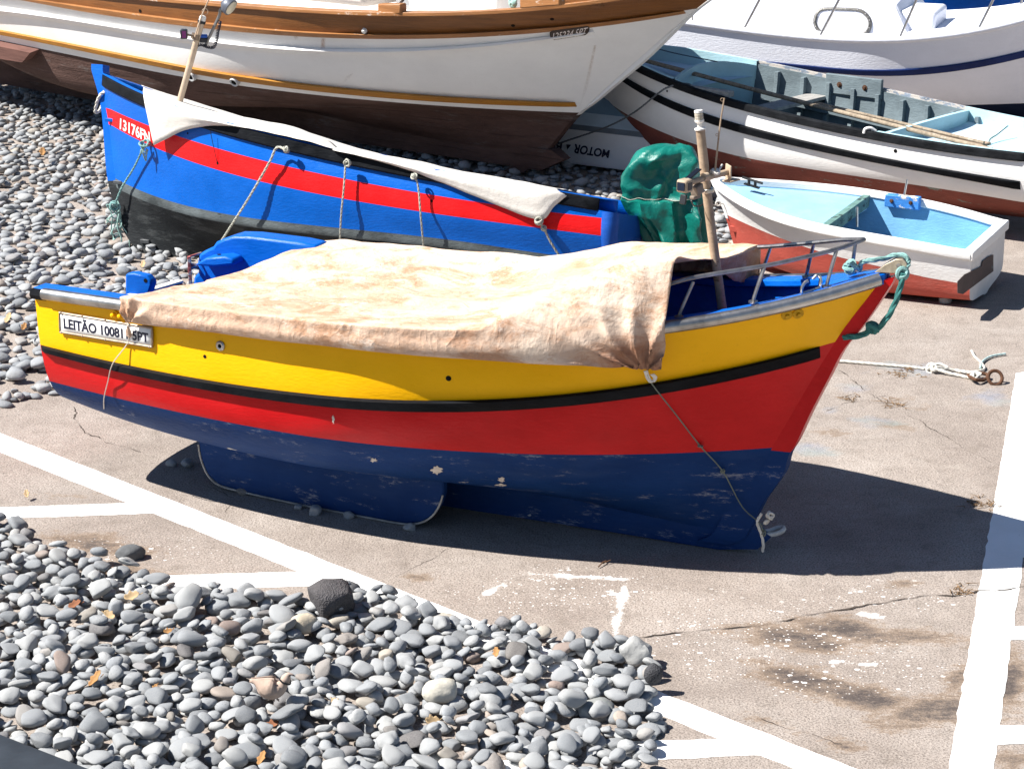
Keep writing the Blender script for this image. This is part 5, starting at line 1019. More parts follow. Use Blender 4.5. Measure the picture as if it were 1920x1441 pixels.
for s0, s1, nm in ((.12, GF0, 'fore_deck'), (GA, GL, 'aft_deck')):
    m = M(); R = []
    for s in np.linspace(s0, s1, 24):
        wt = float(wsg(s)); y_ = gh.y(s, wt)-.05; dz = wt-.13 if nm == 'fore_deck' else wt-.10
        R.append([(s+(.14*(1-(v)**2) if False else 0), y_*v, dz+.03*(1-v*v)) for v in np.linspace(-1, 1, 15)])
    R = np.array(R); cur = .16
    if nm == 'fore_deck': R[:, :, 0] += np.linspace(0, 1, 24)[:, None]**3*(-(.22)*(1-np.linspace(-1, 1, 15)**2))[None, :]*-1*0
    m.grid(gf.wld(R)); m.build(nm, aquad, gb)
    # bulwark inside faces beside the deck
    m = M()
    for sd_ in (1, -1):
        Q = [[(s, sd_*(gh.y(s, float(wsg(s)))-.002), float(wsg(s))+.034), (s, sd_*max(.004, gh.y(s, float(wsg(s)))-.05), float(wsg(s))+.034), (s, sd_*max(.004, gh.y(s, float(wsg(s)))-.055), float(wsg(s))-.16)] for s in np.linspace(s0, s1, 30)]
        m.grid(gf.wld(np.array(Q)))
    m.build('deck_bulwark', aqua, gb)
    # curved coaming at the open end of the deck
    se = s1 if nm == 'fore_deck' else s0; Q = []
    for v in np.linspace(-1, 1, 31):
        wt = float(wsg(se)); y_ = (gh.y(se, wt)-.045)*v; arch = .10*(1-v*v); bow = .14*(1-v*v)*(-1 if nm == 'fore_deck' else 1)
        tp = wt-.02+arch if nm == 'fore_deck' else wt-.0+arch*.6
        yl_ = min(abs(y_), max(0, gh.y(se+bow, tp-.5)-.06)*abs(v))*(1 if v > 0 else -1); Q.append([(se+bow, yl_, tp-.5), (se+bow, y_, tp), (se+bow+(-.04 if nm == 'fore_deck' else .04), y_, tp), (se+bow+(-.04 if nm == 'fore_deck' else .04), y_, tp-.22)])
    m = M(); m.grid(gf.wld(np.array(Q))); m.build('coaming', aqua, gb, solid=.01)
for s in np.arange(GF1+.16, GA+.2, .29):      # ribs, both sides
    for sd_ in (1, -1):
        wt = float(wsg(s)); Q = []
        for t in np.linspace(0, 1, 7):
            w_ = wt-.03-(wt-.03-fl(s))*t; y_ = sd_*(gh.y(s, w_)-.04); Q.append([(s-.022, y_, w_), (s-.022, y_-sd_*.055, w_), (s+.022, y_-sd_*.055, w_), (s+.022, y_, w_)])
        P = gf.wld(np.array(Q)); m = M(); m.grid(P, wrapv=True); m.add(P[0], [(0, 1, 2, 3)]); m.build('rib', greyin, gb, bevel=.004)
for sd_ in (1, -1):   # stringers
    Q = [[(s, sd_*(gh.y(s, float(wsg(s))-.27)-.10), float(wsg(s))-.245), (s, sd_*(gh.y(s, float(wsg(s))-.27)-.155), float(wsg(s))-.245), (s, sd_*(gh.y(s, float(wsg(s))-.27)-.155), float(wsg(s))-.33), (s, sd_*(gh.y(s, float(wsg(s))-.27)-.10), float(wsg(s))-.33)] for s in np.linspace(GF1+.05, GA+.1, 24)]
    m = M(); m.grid(gf.wld(np.array(Q)), wrapv=True); m.build('stringer', greyin, gb, bevel=.005)
worn_w = wood('worn_grey_wood', (.36, .35, .33), (.17, .17, .17), .8, (3, 3, 3), .3, (.10, .14, .2))
s_ = 2.30; wt = float(wsg(s_))-.20; m = M(); m.box(gf.wld((s_, 0, wt)), (.12, gh.y(s_, wt)-.04, .018), gf.A); m.build('thwart', worn_w, gb, bevel=.005)
s_ = 2.62; wt = float(wsg(s_)); m = M(); m.box(gf.wld((s_+.1, -gh.y(s_, wt)+.045, wt-.02)), (.33, .022, .10), gf.A); rb = m.build('rowlock_board', greyin, gb, bevel=.008)
m = M(); m.box(gf.wld((s_-.55, gh.y(s_-.55, float(wsg(s_-.55)))-.07, float(wsg(s_-.55))+.015)), (.28, .05, .03), gf.A); m.build('rowlock_board', worn_w, gb, bevel=.008)
for ds in (-.06, .24):
    m = M(); P = gf.wld((s_+ds, -gh.y(s_, wt)+.068, wt-.02)); m.lathe(P, gf.A[1], [(.03, 0), (.03, .004), (.016, .006), (.012, .02)], 10); m.build('rowlock_bolt', plain('rusty_iron', (.10, .05, .03)), rb)
s_ = 1.95; P = [gf.wld((s_+.05*k_, v, float(wsg(s_))-.18-.0)) for k_ in (0,) for v in (0,)]
m = M(); m.ball(gf.wld((s_-.05, .25, float(wsg(s_))-.34)), (.16, .30, .16), 10, 0, gf.A); m.build('rudder_blade', paint('dark_grey_board', (.04, .05, .055), .6), gb)
for px, r in (((1251, 171), .012), ((1679, 283), .018)):
    m = M(); m.lathe(gh.hit(px), gh.nrm(px), [(r, 0), (r, .003), (.001, .0035)], 10); m.build('drain_hole', hole_m, gb)
m = M(); P = gf.wld((GA-.02, gh.y(GA, float(wsg(GA)))-.03, float(wsg(GA))+.03)); m.tube(spline([P, P+np.array([-.05, 0, .03]), P+np.array([-.1, 0, .02]), P+np.array([-.11, 0, -.02])], 14), .014, 8); m.build('rowlock_hook', whts, gb)
gd = lambda x, y, yy: gf.wld((gf.cen((x, y), yy)[0], yy, gf.cen((x, y), yy)[1]))
# raised hatch at the stern and its light chain
s_ = 5.0; m = M(); m.box(gf.wld((s_+.15, .12, float(wsg(s_))-.05)), (.42, .42, .045), gf.A); m.build('stern_hatch', aqua, gb, bevel=.012)
oarw = wood('weathered_oar', (.33, .27, .20), (.10, .075, .055), .85, (5, 5, 2), .3, (.55, .51, .44))
a_, b_ = gd(1203, 112, .15), gd(1860, 281, .62); P = np.array([a_+(b_-a_)*t+np.array([0, 0, .04*math.sin(PI*t)*-.3]) for t in np.linspace(0, 1, 60)]); R = []
x_ = unit(b_-a_); y_ = unit(np.cross((0, 0, 1), x_)); z_ = np.cross(x_, y_)
for p, t in zip(P, np.linspace(0, 1, 60)):
    wdt = .022+.042*math.exp(-((t-.12)/.09)**2) if t > .03 else .03; th_ = .022-.004*math.exp(-((t-.12)/.09)**2); R.append([p+y_*wdt*math.cos(q_)+z_*th_*math.sin(q_) for q_ in np.linspace(0, 2*PI, 10, endpoint=False)])
m = M(); m.grid(np.array(R), wrapv=True); m.add(R[0], [tuple(range(10))]); m.add(R[-1], [tuple(range(10))]); o_ = m.build('oar', oarw, None); tag(o_, 'long weathered oar lying lengthwise inside the black and white boat', 'oar')
a_, b_ = gd(1530, 193, .32), gd(1845, 268, .52); m = M(); m.tube(spline([a_, (a_+b_)/2, b_], 20), [.016]*20, 8); o_ = m.build('pole', oarw, None); tag(o_, 'pale wooden pole beside the long oar over the aft deck', 'pole')
a_, b_ = gd(1742, 250, .42), gd(1850, 272, .46); x_ = unit(b_-a_); m = M(); m.box((a_+b_)/2, (np.linalg.norm(b_-a_)/2, .075, .016), np.array([x_, unit(np.cross((0, 0, 1), x_)), (0, 0, 1)])); o_ = m.build('plank', wood('split_plank', (.36, .27, .20), (.15, .08, .05), .9, (9, 2, 2), .4), None, bevel=.004); tag(o_, 'short split plank lying on the pale blue aft deck', 'plank')
rope('dark_cord', [gd(1890, 236, 0), gd(1870, 252, .2), gd(1856, 262, .36), gd(1854, 275, .42)], .006, plain('cord_dark', (.12, .16, .16), .8), 'thin dark cord looped on the pale blue aft deck', n=40)
rope('mooring_line', [gd(1320, 172, .5)+np.array([0, 0, -.1]), gd(1300, 163, .62), gd(1282, 157, .75), gh.hit((1262, 162), .06), gh.hit((1245, 172), .06), at_y(1190, 210, gh.hit((1190, 215))[1]-.25), at_y(1140, 237, 21.9), at_y(1060, 265, 22.2), at_y(1000, 285, 22.4)], .009, plain('slate_line', (.13, .14, .15), .8), 'grey line running from the open boat down behind the white bow', n=60)
rope('deck_line', [gd(1218, 88, .1), gd(1270, 101, .12), gd(1345, 116, .1)], .006, plain('navy_line', (.06, .09, .16), .7), 'thin dark line stretched over the foredeck of the open boat', n=30)

# ================================================================== small white and red dinghy
df = Frame(at_z(1338, 330, .78), 152, -1, -3, 0)
dstem = [(1335, 336), (1348, 365), (1364, 405), (1380, 459), (1390, 480)]
d_sh = [(1335, 338), (1384, 375), (1475, 411), (1585, 436), (1694, 458), (1785, 472)]
d_wl = [(1364, 404), (1439, 434), (1493, 459), (1585, 485), (1738, 520)]
DL = 2.45; dred = paint('faded_red_paint', (.40, .075, .055), .55, .15, 3, .3, (.55, .45, .42), .72, 5, fade=(.50, .19, .15)); dwht = paint('dinghy_white', (.78, .775, .76), .45, .06, 3, .25); dblu = paint('pale_blue_paint', (.16, .37, .58), .5, .14, 3, .3, (.40, .52, .58), .68, 4, fade=(.26, .46, .62))
dh = Hull(df, DL, dstem, [(d_sh, .62, .50, 2.1, .55, 3, True), (d_wl, .57, .49, 1.7, .55, 2, True), ([(.4, -.66), (1.2, -.69), (2.45, -.68)], .48, .46, 1.3, .5, 2, False), ([(.45, -.72), (1.2, -.75), (2.45, -.74)], .12, .1, 1., .5, 2, False), ([(.5, -.74), (1.2, -.77), (2.45, -.76)], .03, .03, 1., .5, 2, False)], N=70, b0=.03, rake=.0)
dg_ = thing('dinghy', 'small white dinghy with red bottom and pale blue inside', 'dinghy', df.wld((1.2, 0, -.7)))
m = M(); dh.side([0, 1, 1, 1], m); m.build('hull', [dwht, dred], dg_, angle=50)
m = M(); dh.end_cap(m, 0, th=.06); m.build('transom', paint('peeling_white', (.74, .72, .70), .5, .1, 4, .3, (.13, .085, .08), .70, 2.2, (1, 1, 1)), dg_)
wsd = dh.rows[0][3]
m = M()
for sd_ in (1, -1):
    R = [[(s, sd_*(dh.y(s, float(wsd(s)))+.022), float(wsd(s))-.045), (s, sd_*(dh.y(s, float(wsd(s)))+.028), float(wsd(s))-.005), (s, sd_*(dh.y(s, float(wsd(s)))+.012), float(wsd(s))+.03), (s, sd_*max(.004, dh.y(s, float(wsd(s)))-.045), float(wsd(s))+.03), (s, sd_*max(.004, dh.y(s, float(wsd(s)))-.055), float(wsd(s))-.03)] for s in np.linspace(.02, DL, 60)]
    m.grid(df.wld(np.array(R)), wrapv=True)
wt = float(wsd(DL)); m.box(df.wld((DL-.02, 0, wt-.01)), (.045, dh.y(DL, wt)+.02, .04), df.A); m.build('gunwale', dwht, dg_, bevel=.01)
m = M(); dh.inner(m, .035, lambda s: float(wsd(s))-.40+.25*max(0, .6-s), .1, DL-.04, 40, cap=False); m.build('inner_planking', dblu, dg_)
m = M(); R = []
for s in np.linspace(.06, 1.22, 20): R.append([(s, (dh.y(s, float(wsd(s)))-.04)*v, float(wsd(s))-.035+.02*(1-v*v)) for v in np.linspace(-1, 1, 9)])
m.grid(df.wld(np.array(R))); m.grid(df.wld(np.array([R[-1], [(1.215, q_[1], q_[2]-.10) for q_ in R[-1]]]))); m.build('fore_deck', paint('dinghy_deck', (.27, .47, .64), .5, .12, 3, .2, (.38, .52, .28), .70, 2.2, (1, 1, 1)), dg_)
m = M(); m.box(df.wld((1.2, 0, float(wsd(1.2))-.06)), (.03, dh.y(1.2, float(wsd(1.2)))-.04, .05), df.A); m.build('deck_beam', paint('green_beam', (.12, .22, .20), .6, .4, 7, .3, (.03, .04, .04), .55, 8), dg_)
m = M(); m.box(df.wld((1.5, .12, float(wsd(1.5))-.32)), (.15, .26, .015), df.A); m.build('thwart', worn_w, dg_, bevel=.005)
dd = lambda x, y, yy: df.wld((df.cen((x, y), yy)[0], yy, df.cen((x, y), yy)[1]))
pa, pb_ = dd(1607, 425, .12), dd(1607, 388, .12); m = M(); m.tube([pa, pb_], .011, 8); m.build('thole_pin', steel, dg_)
sB = df.cast((1695, 380), lambda s: dh.y(np.clip(s, .1, DL), float(wsd(np.clip(s, .1, DL))))-.045, -1)[0]; yB = -(dh.y(sB, float(wsd(sB)))-.075)
m = M(); m.box(df.wld((sB, yB, float(wsd(sB))-.005)), (.155, .035, .055), df.A); rbk = m.build('rowlock_block', paint('blue_white_block', (.05, .22, .58), .5, .2, 5, .3, (.62, .58, .52), .53, 6, (1, 1, 1)), dg_, bevel=.008)
for ds in (-.09, .08): m = M(); m.lathe(df.wld((sB+ds, yB+.036, float(wsd(sB)))), df.A[1], [(.018, 0), (.018, .004), (.012, .005), (.010, .02)], 10); m.build('block_bolt', plain('rusty_iron', (.10, .05, .03)), rbk)
m = M(); m.tube([df.wld((sB+.01, yB, float(wsd(sB))+.05)), df.wld((sB+.03, yB, float(wsd(sB))+.19))], .009, 8); m.build('thole_pin', steel, dg_)
c0, c1 = dd(1392, 332, .0), dd(1430, 344, .0); x_ = unit(c1-c0); m = M(); m.tube([c0, c1], [.011]*2, 8); [m.tube([c0+(c1-c0)*t, c0+(c1-c0)*t-np.array([0, 0, .05])], .013, 8) for t in (.33, .64)]; m.box(c0+(c1-c0)*.48-np.array([0, 0, .05]), (.07, .02, .006), np.array([x_, np.cross((0, 0, 1), x_), (0, 0, 1)])); m.build('cleat', plain('dark_iron', (.03, .03, .03), .5, .4), dg_)
P = dh.hit((1352, 382), .0); m = M(); m.tube([P+np.array([-.045+.02*math.cos(t), -.02, .0+.02*math.sin(t)]) for t in np.linspace(0, 2*PI, 14, endpoint=False)], .007, 6, closed=True); m.tube([P+np.array([.03, .01, -.01]), P+np.array([-.025, -.02, 0])], .008, 6); m.build('eye_bolt', wl_m, dg_)
o = np.array([df.cen(q_) for q_ in dstem]); i = o.copy(); i[:, 0] += .07; o[:, 0] -= .012
centre_post(dh, spline(np.c_[o, 0*o[:, :1]], 30)[:, :2], spline(np.c_[i, 0*i[:, :1]], 30)[:, :2], .025, [dwht, dred], 'stem', dg_, split=-.36)
m = M(); m.box(dh.hit((1373, 430), .004), (.03, .012, .025), df.A); m.build('stem_bracket', dred, dg_, bevel=.003)
tp_ = df.wld((DL, 0, -.3)); pk = [at_pl(q_, tp_, df.A[0])+df.A[0]*.012 for q_ in ((1793, 527), (1806, 514), (1838, 499), (1840, 489), (1852, 480), (1860, 477), (1860, 508), (1803, 551), (1793, 549))]
m = M(); m.prism(pk, -df.A[0]*.004); m.build('bare_patch', paint('bare_grey_brown', (.10, .075, .07), .75, .3, 6, .4, (.16, .22, .22), .62, 5, (1, 1, 1)), dg_)
m = M(); m.box(df.wld((1.35, 0, -.77)), (1.0, .03, .04), df.A); m.build('keel', dred, dg_)

# ================================================================== white cabin boat behind
cf = Frame(at_z(2190, -30, 1.75), -20, 1)
cstem = [(2180, -20), (2140, 60), (2100, 120), (2060, 180), (2030, 210)]
c_sh = [(1270, 43), (1387, 58), (1520, 73), (1645, 79), (1749, 72), (1832, 59), (1920, 41)]
c_s1 = [(1541, 125), (1666, 131), (1770, 123), (1920, 95)]
c_s2 = [(1582, 139), (1666, 143), (1770, 136), (1920, 108)]
c_wl = [(1560, 199), (1700, 199), (1800, 197), (1920, 194)]
cw = paint('white_gelcoat', (.74, .76, .83), .4, .04, 2, .35); navy = paint('navy_stripe', (.004, .018, .10), .35, .2, 3)
ch = Hull(cf, 6.6, cstem, [(c_sh, 1.2, 1.0, 2.2, .5, 3, True), (c_s1, 1.16, .96, 2.0, .5, 2, True), (c_s2, 1.15, .95, 2.0, .5, 2, True), (c_wl, .95, .8, 1.6, .5, 1, True), ([(1., -1.62), (3, -1.66), (6, -1.6)], .3, .25, 1.2, .5, 2, False), ([(1., -1.7), (3, -1.74), (6, -1.7)], .05, .05, 1., .5, 2, False)], N=90)
cbt = thing('cabin_boat', 'white cabin boat with a navy stripe and an oval window', 'boat', cf.wld((3, 0, -1.75)))
m = M(); ch.side([0, 1, 0, 2, 2], m); m.build('hull', [cw, navy, paint('navy_bottom', (.006, .012, .035), .6)], cbt, angle=50); m = M(); ch.end_cap(m); m.build('transom', cw, cbt)
wsc = ch.rows[0][3]; m = M(); R = []
for s in np.linspace(.06, 6.6, 50): R.append([(s, ch.y(s, float(wsc(s)))*v, float(wsc(s))+.035+.02*(1-v*v)) for v in np.linspace(-1, 1, 13)])
m.grid(cf.wld(np.array(R))); m.build('deck', cw, cbt)
m = M()
for sd_ in (1, -1): m.tube(cf.wld(np.array([(s, sd_*(ch.y(s, float(wsc(s)))+.0), float(wsc(s))+.012) for s in np.linspace(.04, 6.6, 80)])), .036, 10)
m.build('deck_edge', cw, cbt)
a1, a2 = ch.curve(c_s1, 2), ch.curve(c_s2, 2); m = M(); ch.strip(m, a1, a2, .2, 6.5, .018, 90); m.build('stripe_rail', navy, cbt)
def cside(px, yy): s_, w_ = cf.cen(px, yy); return np.array([s_, yy, w_])
yc = .84
b0_ = cside((1262, 30), yc); f0 = cside((1702, 70), yc); f1 = cside((1678, 14), yc-.06); bz = float(wsc(2.5))+.03
def cabsec(s, top): return None
m = M(); sA, sB, sC = f0[0], f1[0], 6.3; topw = f1[2]+.02; secs = []
for s, tz, yt in ((sA, float(wsc(sA))+.04, yc-.0), (sB, topw, yc-.10), (sB+.7, topw+.16, yc-.12), (sC, topw+.22, yc-.12)):
    zb = float(wsc(s))+.02; secs.append([(s, yc, zb), (s, yc-.0, zb+(tz-zb)*.02), (s, yt, tz-.03), (s, yt-.05, tz), (s, 0, tz+.06*(s > sA)), (s, -yt+.05, tz), (s, -yt, tz-.03), (s, -yc, zb)])
m.grid(cf.wld(np.array(secs))); m.add(cf.wld(np.array(secs[-1])), [tuple(range(8))]); m.build('cabin', cw, cbt, bevel=.03, angle=30)
# windscreen box ahead of the cabin
m = M(); c_ = cf.wld((sA-.05, .25, float(wsc(sA))+.12)); m.box(c_, (.22, .42, .14), cf.A); m.build('hatch_box', cw, cbt, bevel=.04)
pv = cside((1580, 41), yc-.005); ov = [cside(q_, yc-.0) for q_ in ((1527, 41), (1531, 27), (1542, 18), (1580, 17.5), (1612, 20), (1627, 31), (1632, 44), (1628, 58), (1615, 67), (1580, 68), (1546, 65), (1532, 54))]
def pside(px):    # point on the sloping cabin side
    A_, B_, C_ = (cf.wld(np.array(q_)) for q_ in (secs[1][0], secs[1][2], secs[2][0])); n_ = unit(np.cross(B_-A_, C_-A_)); n_ = n_ if n_@(CAM-A_) > 0 else -n_; return at_pl(px, A_+n_*.012, n_), n_
ovp = [pside(q_)[0] for q_ in ((1527, 41), (1531, 27), (1542, 18), (1580, 17.5), (1612, 20), (1627, 31), (1632, 44), (1628, 58), (1615, 67), (1580, 68), (1546, 65), (1532, 54))]
lp = spline(ovp+[ovp[0]], 60)[:-1]; nrm_ = pside((1580, 41))[1]
m = M(); m.tube(lp, .030, 8, closed=True, sq=.7); fr_ = m.build('window_frame', plain('window_steel', (.16, .155, .145), .45, .6, .5, 30), cbt)
m = M(); m.add(list(lp+nrm_*.006), [tuple(range(len(lp)))]); kg = NT('window_pane', .12); kg.col(kg.ramp(kg.noise(1.5), [(.3, (.40, .41, .44)), (.7, (.52, .52, .54))])); m.build('window_pane', kg.m, fr_, smooth=False)
m = M()
for q_ in lp[::4]: m.ball(q_+nrm_*.026, (.008,)*3, 5)
m.build('window_screws', steel, fr_)
for (x0, y0, x1, y1) in ((1394, 57, 1424, 0), (1537, 69, 1573, 0), (1687, 71, 1718, 0), (1833, 58, 1862, 0), (1912, 18, 1921, -20), (1297, 40, 1299, 22)):
    s_, w_ = cf.cast((x0, y0), lambda s: ch.y(np.clip(s, .1, 6.5), float(wsc(np.clip(s, .1, 6.5))))-.05, 1 if x0 != 1912 else -1); yy = (ch.y(s_, float(wsc(s_)))-.05)*(1 if x0 != 1912 else -1); B = cf.wld((s_, yy, w_)); q_ = cf.cen((x1, y1), yy-.05); T_ = cf.wld((q_[0], yy-.05, q_[1])); T_ = B+(T_-B)*1.5; m = M(); m.tube([B, T_], .014, 8); m.lathe(B, (0, 0, 1), [(.05, -.01), (.05, .006), (.02, .012)], 12); m.build('stanchion', plain('stanchion_steel', (.36, .34, .32), .35, 1.), cbt)

# upturned boat with lettering
uf = at_z(1018, 300, .06); ue_ = at_z(1154, 317, .06); ud = unit(ue_-uf); un = np.array([ud[1], -ud[0], 0]); un = un if un@(CAM-uf) > 0 else -un
P0 = uf-ud*1.8; Lu = 4.2; m = M(); R = []
prof = [(.0, .0), (.012, .05), (-.03, .36), (-.02, .365), (-.02, .42), (-.05, .44), (-.10, .54), (-.25, .66), (-.55, .74), (-.8, .76)]
for t in np.linspace(0, 1, 40):
    e = 1-.55*max(0, (t-.62)/.38)**2.2-.2*max(0, (.1-t)/.1)**2; row = []
    for a_, b_ in prof: row.append(P0+ud*Lu*t+un*(a_*e-(1-e)*.8)+np.array([0, 0, b_*(.55+.45*e)]))
    for a_, b_ in prof[::-1]: row.append(P0+ud*Lu*t+un*(-1.6-a_*e+(1-e)*.8)+np.array([0, 0, b_*(.55+.45*e)]))
    R.append(row)
ub = thing('upturned_boat', 'white upturned boat lettered MOTOR behind the brown bow', 'boat', P0+ud*2-un*.8)
R = np.array(R); m = M(); m.grid(np.swapaxes(R, 0, 1), [0, 0, 1, 1, 2, 2, 3, 3, 3, 3, 3, 3, 3, 2, 2, 1, 1, 0, 0]); m.add(R[0], [tuple(range(R.shape[1]))]); m.add(R[-1], [tuple(range(R.shape[1]))])
m.build('hull', [whts, paint('grey_stripe', (.16, .19, .22)), paint('light_blue_band', (.42, .52, .60)), paint('mid_blue_band', (.16, .26, .36))], ub)
pl0 = lambda x, y: at_pl((x, y), uf+un*.004, unit(un+np.array([0, 0, .12])))+un*.026
blk_l = plain('black_lettering', (.008, .01, .03))
for body, q in (('MOTOR', [(1146, 289.5), (1075, 278), (1080, 288-13+1), (1146, 306-17+3)]),): pass
def flat_letters(body, bl, br, tr_, tl):
    V, F = text_mesh(body, bold=True); m = M(); Q = [pl0(*q_) for q_ in (bl, br, tr_, tl)]; m.add([bil(Q, u, v) for u, v in V], F); m.build('lettering', blk_l, ub, smooth=False)
flat_letters('MOTOR', (1146, 281), (1080, 269), (1075, 286), (1143, 296))      # upside down: baseline on top
flat_letters('BE', (1057, 267), (1036, 263), (1033, 280), (1054, 283))
m = M(); m.add([pl0(*q_) for q_ in ((1064, 270), (1073, 271), (1066, 280))], [(0, 1, 2)]); m.build('lettering', blk_l, ub, smooth=False)

# blue boat far behind on the right
ff = Frame(at_z(2080, -60, 1.5), -14, 1); fbl = paint('bright_blue_paint', (.006, .13, .62))
fh_ = Hull(ff, 4.6, [(2075, -50), (2060, 0), (2040, 60)], [([(0, -.02), (2, -.25), (4.6, -.3)], .85, .7, 2.1, .5, 2, False), ([(.2, -.8), (2, -.85), (4.6, -.85)], .7, .5, 1.6, .5, 2, False), ([(.4, -1.3), (2, -1.35), (4.6, -1.3)], .08, .06, 1., .5, 2, False)], N=50)
fb = thing('rowing_boat', 'bright blue boat far behind the white cabin boat', 'boat', ff.wld((2, 0, -1.4)))
m = M(); fh_.side([0, 0], m); m.build('hull', fbl, fb); wsf = fh_.rows[0][3]
m = M(); fh_.inner(m, .04, lambda s: float(wsf(s))-.4, .1, 4.55, 40); m.build('inner_planking', fbl, fb); m = M(); fh_.end_cap(m); m.build('transom', fbl, fb)
m = M(); m.box(ff.wld((2.2, 0, float(wsf(2.2))-.12)), (.16, .75, .02), ff.A); m.build('thwart', fbl, fb)
a_, b_ = at_y(1755, 3, ff.wld((2, .5, 0))[1]), at_y(1800, 9, ff.wld((2, .5, 0))[1]); m = M(); m.tube([a_, b_], .04, 8); o_ = m.build('oar', oarw, None); tag(o_, 'dark oar end sticking out of the far blue boat', 'oar')

# ================================================================== dove on the pebbles
def zfore(x, y): P = at_z(x, y); return fh(P)
gz = zfore(515, 1306); sp = [(468, 1275, .006), (479, 1277, .009), (488, 1281, .018), (497, 1286, .029), (507, 1290, .0345), (517, 1291, .034), (526, 1287, .028), (532, 1279, .020), (536.5, 1271, .0145), (540, 1265.5, .0155), (545, 1263.5, .011), (548, 1264, .004), (550, 1265, .0025)]
Yd = at_z(515, 1300, gz+.05)[1]; path = spline([at_y(x, y, Yd) for x, y, r in sp], 50); rad = np.interp(np.linspace(0, 1, 50), np.linspace(0, 1, len(sp)), [p[2] for p in sp])*1.55
dv_ = thing('dove', 'pinkish brown dove with a dark neck ring standing on the grey pebbles', 'bird', at_y(518, 1308, Yd))
k = NT('dove_feathers', .8); c = k.ramp(k.noise(18, None, 5), [(.3, (.36, .27, .22)), (.7, (.47, .37, .31))]); k.col(c); k.bump(k.noise(90, k.map((1, 3, 3)), 3), .3, .004)
m = M(); m.tube(path, rad, 14)
for q_ in (510, 518):
    A_ = at_y(q_, 1296, Yd); m.tube(spline([A_, at_y(q_+1, 1304, Yd), at_y(q_+2, 1311, Yd)], 8), .005, 6)
    for e_ in (-5, 0, 5): m.tube([at_y(q_+2, 1311, Yd), at_y(q_+4+abs(e_)*.3, 1312+e_*.35, Yd)], .003, 5)
m.build('body', k.m, dv_, angle=180)
Tn = unit(at_y(538, 1268, Yd)-at_y(531, 1281, Yd)); un_ = np.array([0, 1., 0]); wn_ = np.cross(Tn, un_); cn_ = at_y(534.2, 1275.5, Yd)
m = M(); m.tube([cn_+.029*(math.cos(t)*un_+math.sin(t)*wn_) for t in np.linspace(PI*.62, PI*1.72, 16)], .0045, 6); m.build('neck_ring', black_m, dv_)
m = M(); m.tube([at_y(548.5, 1264.5, Yd), at_y(554, 1267, Yd)], [.005, .0012], 6); m.build('beak', plain('beak_dark', (.05, .04, .04), .5), dv_)
m = M(); m.ball(at_y(543.5, 1263, Yd)+np.array([0, -.021, .002]), (.0045,)*3, 6); m.build('eye', black_m, dv_)
Td = unit(np.gradient(path, axis=0))
for sg in (-1, 1):      # folded wings hugging the body
    m = M(); R = []
    for i_ in range(1, 31):
        t = (i_-1)/29; u_ = unit(np.cross((0, 0, 1), Td[i_]))*sg; w_ = np.cross(Td[i_], u_)*sg; sp_ = math.sin(PI*min(1, .12+t*.9))**.6
        R.append([path[i_]+(rad[i_]*1.07+.002)*(math.cos(a_)*u_+math.sin(a_)*w_) for a_ in np.linspace(math.radians(18-42*sp_), math.radians(22+52*sp_), 8)])
    m.grid(np.array(R)); m.build('wing', plain('wing_feathers', (.40, .30, .24), .8, 0, .22, 20, .3), dv_, solid=.004)

# ================================================================== dry leaves, twigs, rope and ring on the slipway, dark panel
leafm = [plain('leaf_orange', (.34, .18, .07), .8, 0, .3, 25), plain('leaf_tan', (.42, .30, .17), .8, 0, .3, 25), plain('leaf_brown', (.22, .09, .045), .8, 0, .3, 25)]
def leaf(px, ln, mat, label, yaw, curl=.4, z=None, group=None):
    ln *= .75
    zz = (fh(at_z(*px)) if z is None else z)+.012; P = at_z(px[0], px[1], zz+.01); m = M(); R = []; r = random.Random(int(px[0]))
    for t in np.linspace(0, 1, 12):
        w_ = ln*.30*math.sin(PI*min(1, t*.93+.05))**.8*(1+.25*math.sin(t*17)); R.append([(ln*(t-.5), w_*v, curl*ln*(.6*(t-.5)**2*2+abs(v)*.5*w_/ln*2)) for v in np.linspace(-1, 1, 7)])
    R = np.array(R); c, s = math.cos(yaw), math.sin(yaw); tl = r.uniform(-.5, .5)
    X_ = R[..., 0]*c-R[..., 1]*s; Y_ = R[..., 0]*s+R[..., 1]*c; Z_ = R[..., 2]+Y_*.6+X_*tl
    m.grid(np.stack([X_, Y_, Z_-Z_.min()*.6], -1)+P); m.tube([P+np.array([ln*.5*c, ln*.5*s, .01]), P+np.array([ln*.75*c, ln*.75*s, .02])], .002, 4)
    return tag(m.build('dry_leaf', mat, None, solid=.0015), label, 'leaf', group)
for px, ln, mi, lab, yw in (((247, 1120), .11, 1, 'curled tan dry leaf at the top of the left pebble heap', .4), ((205, 1155), .09, 1, 'tan dry leaf between stones below the curled leaf at the heap top', 2.6), ((315, 1184), .06, 0, 'small orange dry leaf among the pebbles left of the boulder', .3),
        ((178, 1277), .10, 0, 'orange dry leaf standing on edge near the left of the heap', .9), ((140, 1135), .09, 2, 'dark red brown dry leaf in the upper left of the heap', .2), ((490, 1425), .08, 0, 'yellow orange dry leaf at the bottom of the heap', 1.2), ((930, 1225), .07, 0, 'bright orange dry leaf tucked under stones in the right of the heap', 1.7),
        ((812, 1355), .10, 1, 'pale tan dry leaf on bare ground in the right of the heap', .5), ((510, 1360), .09, 2, 'brown bark strip on the pebbles under the dove', .1), ((628, 1318), .07, 1, 'thin curled tan leaf right of the dove', 2.2), ((290, 1290), .05, 0, 'small rust coloured leaf left of the dove', 1.)):
    leaf(px, ln, leafm[mi], lab, yw)
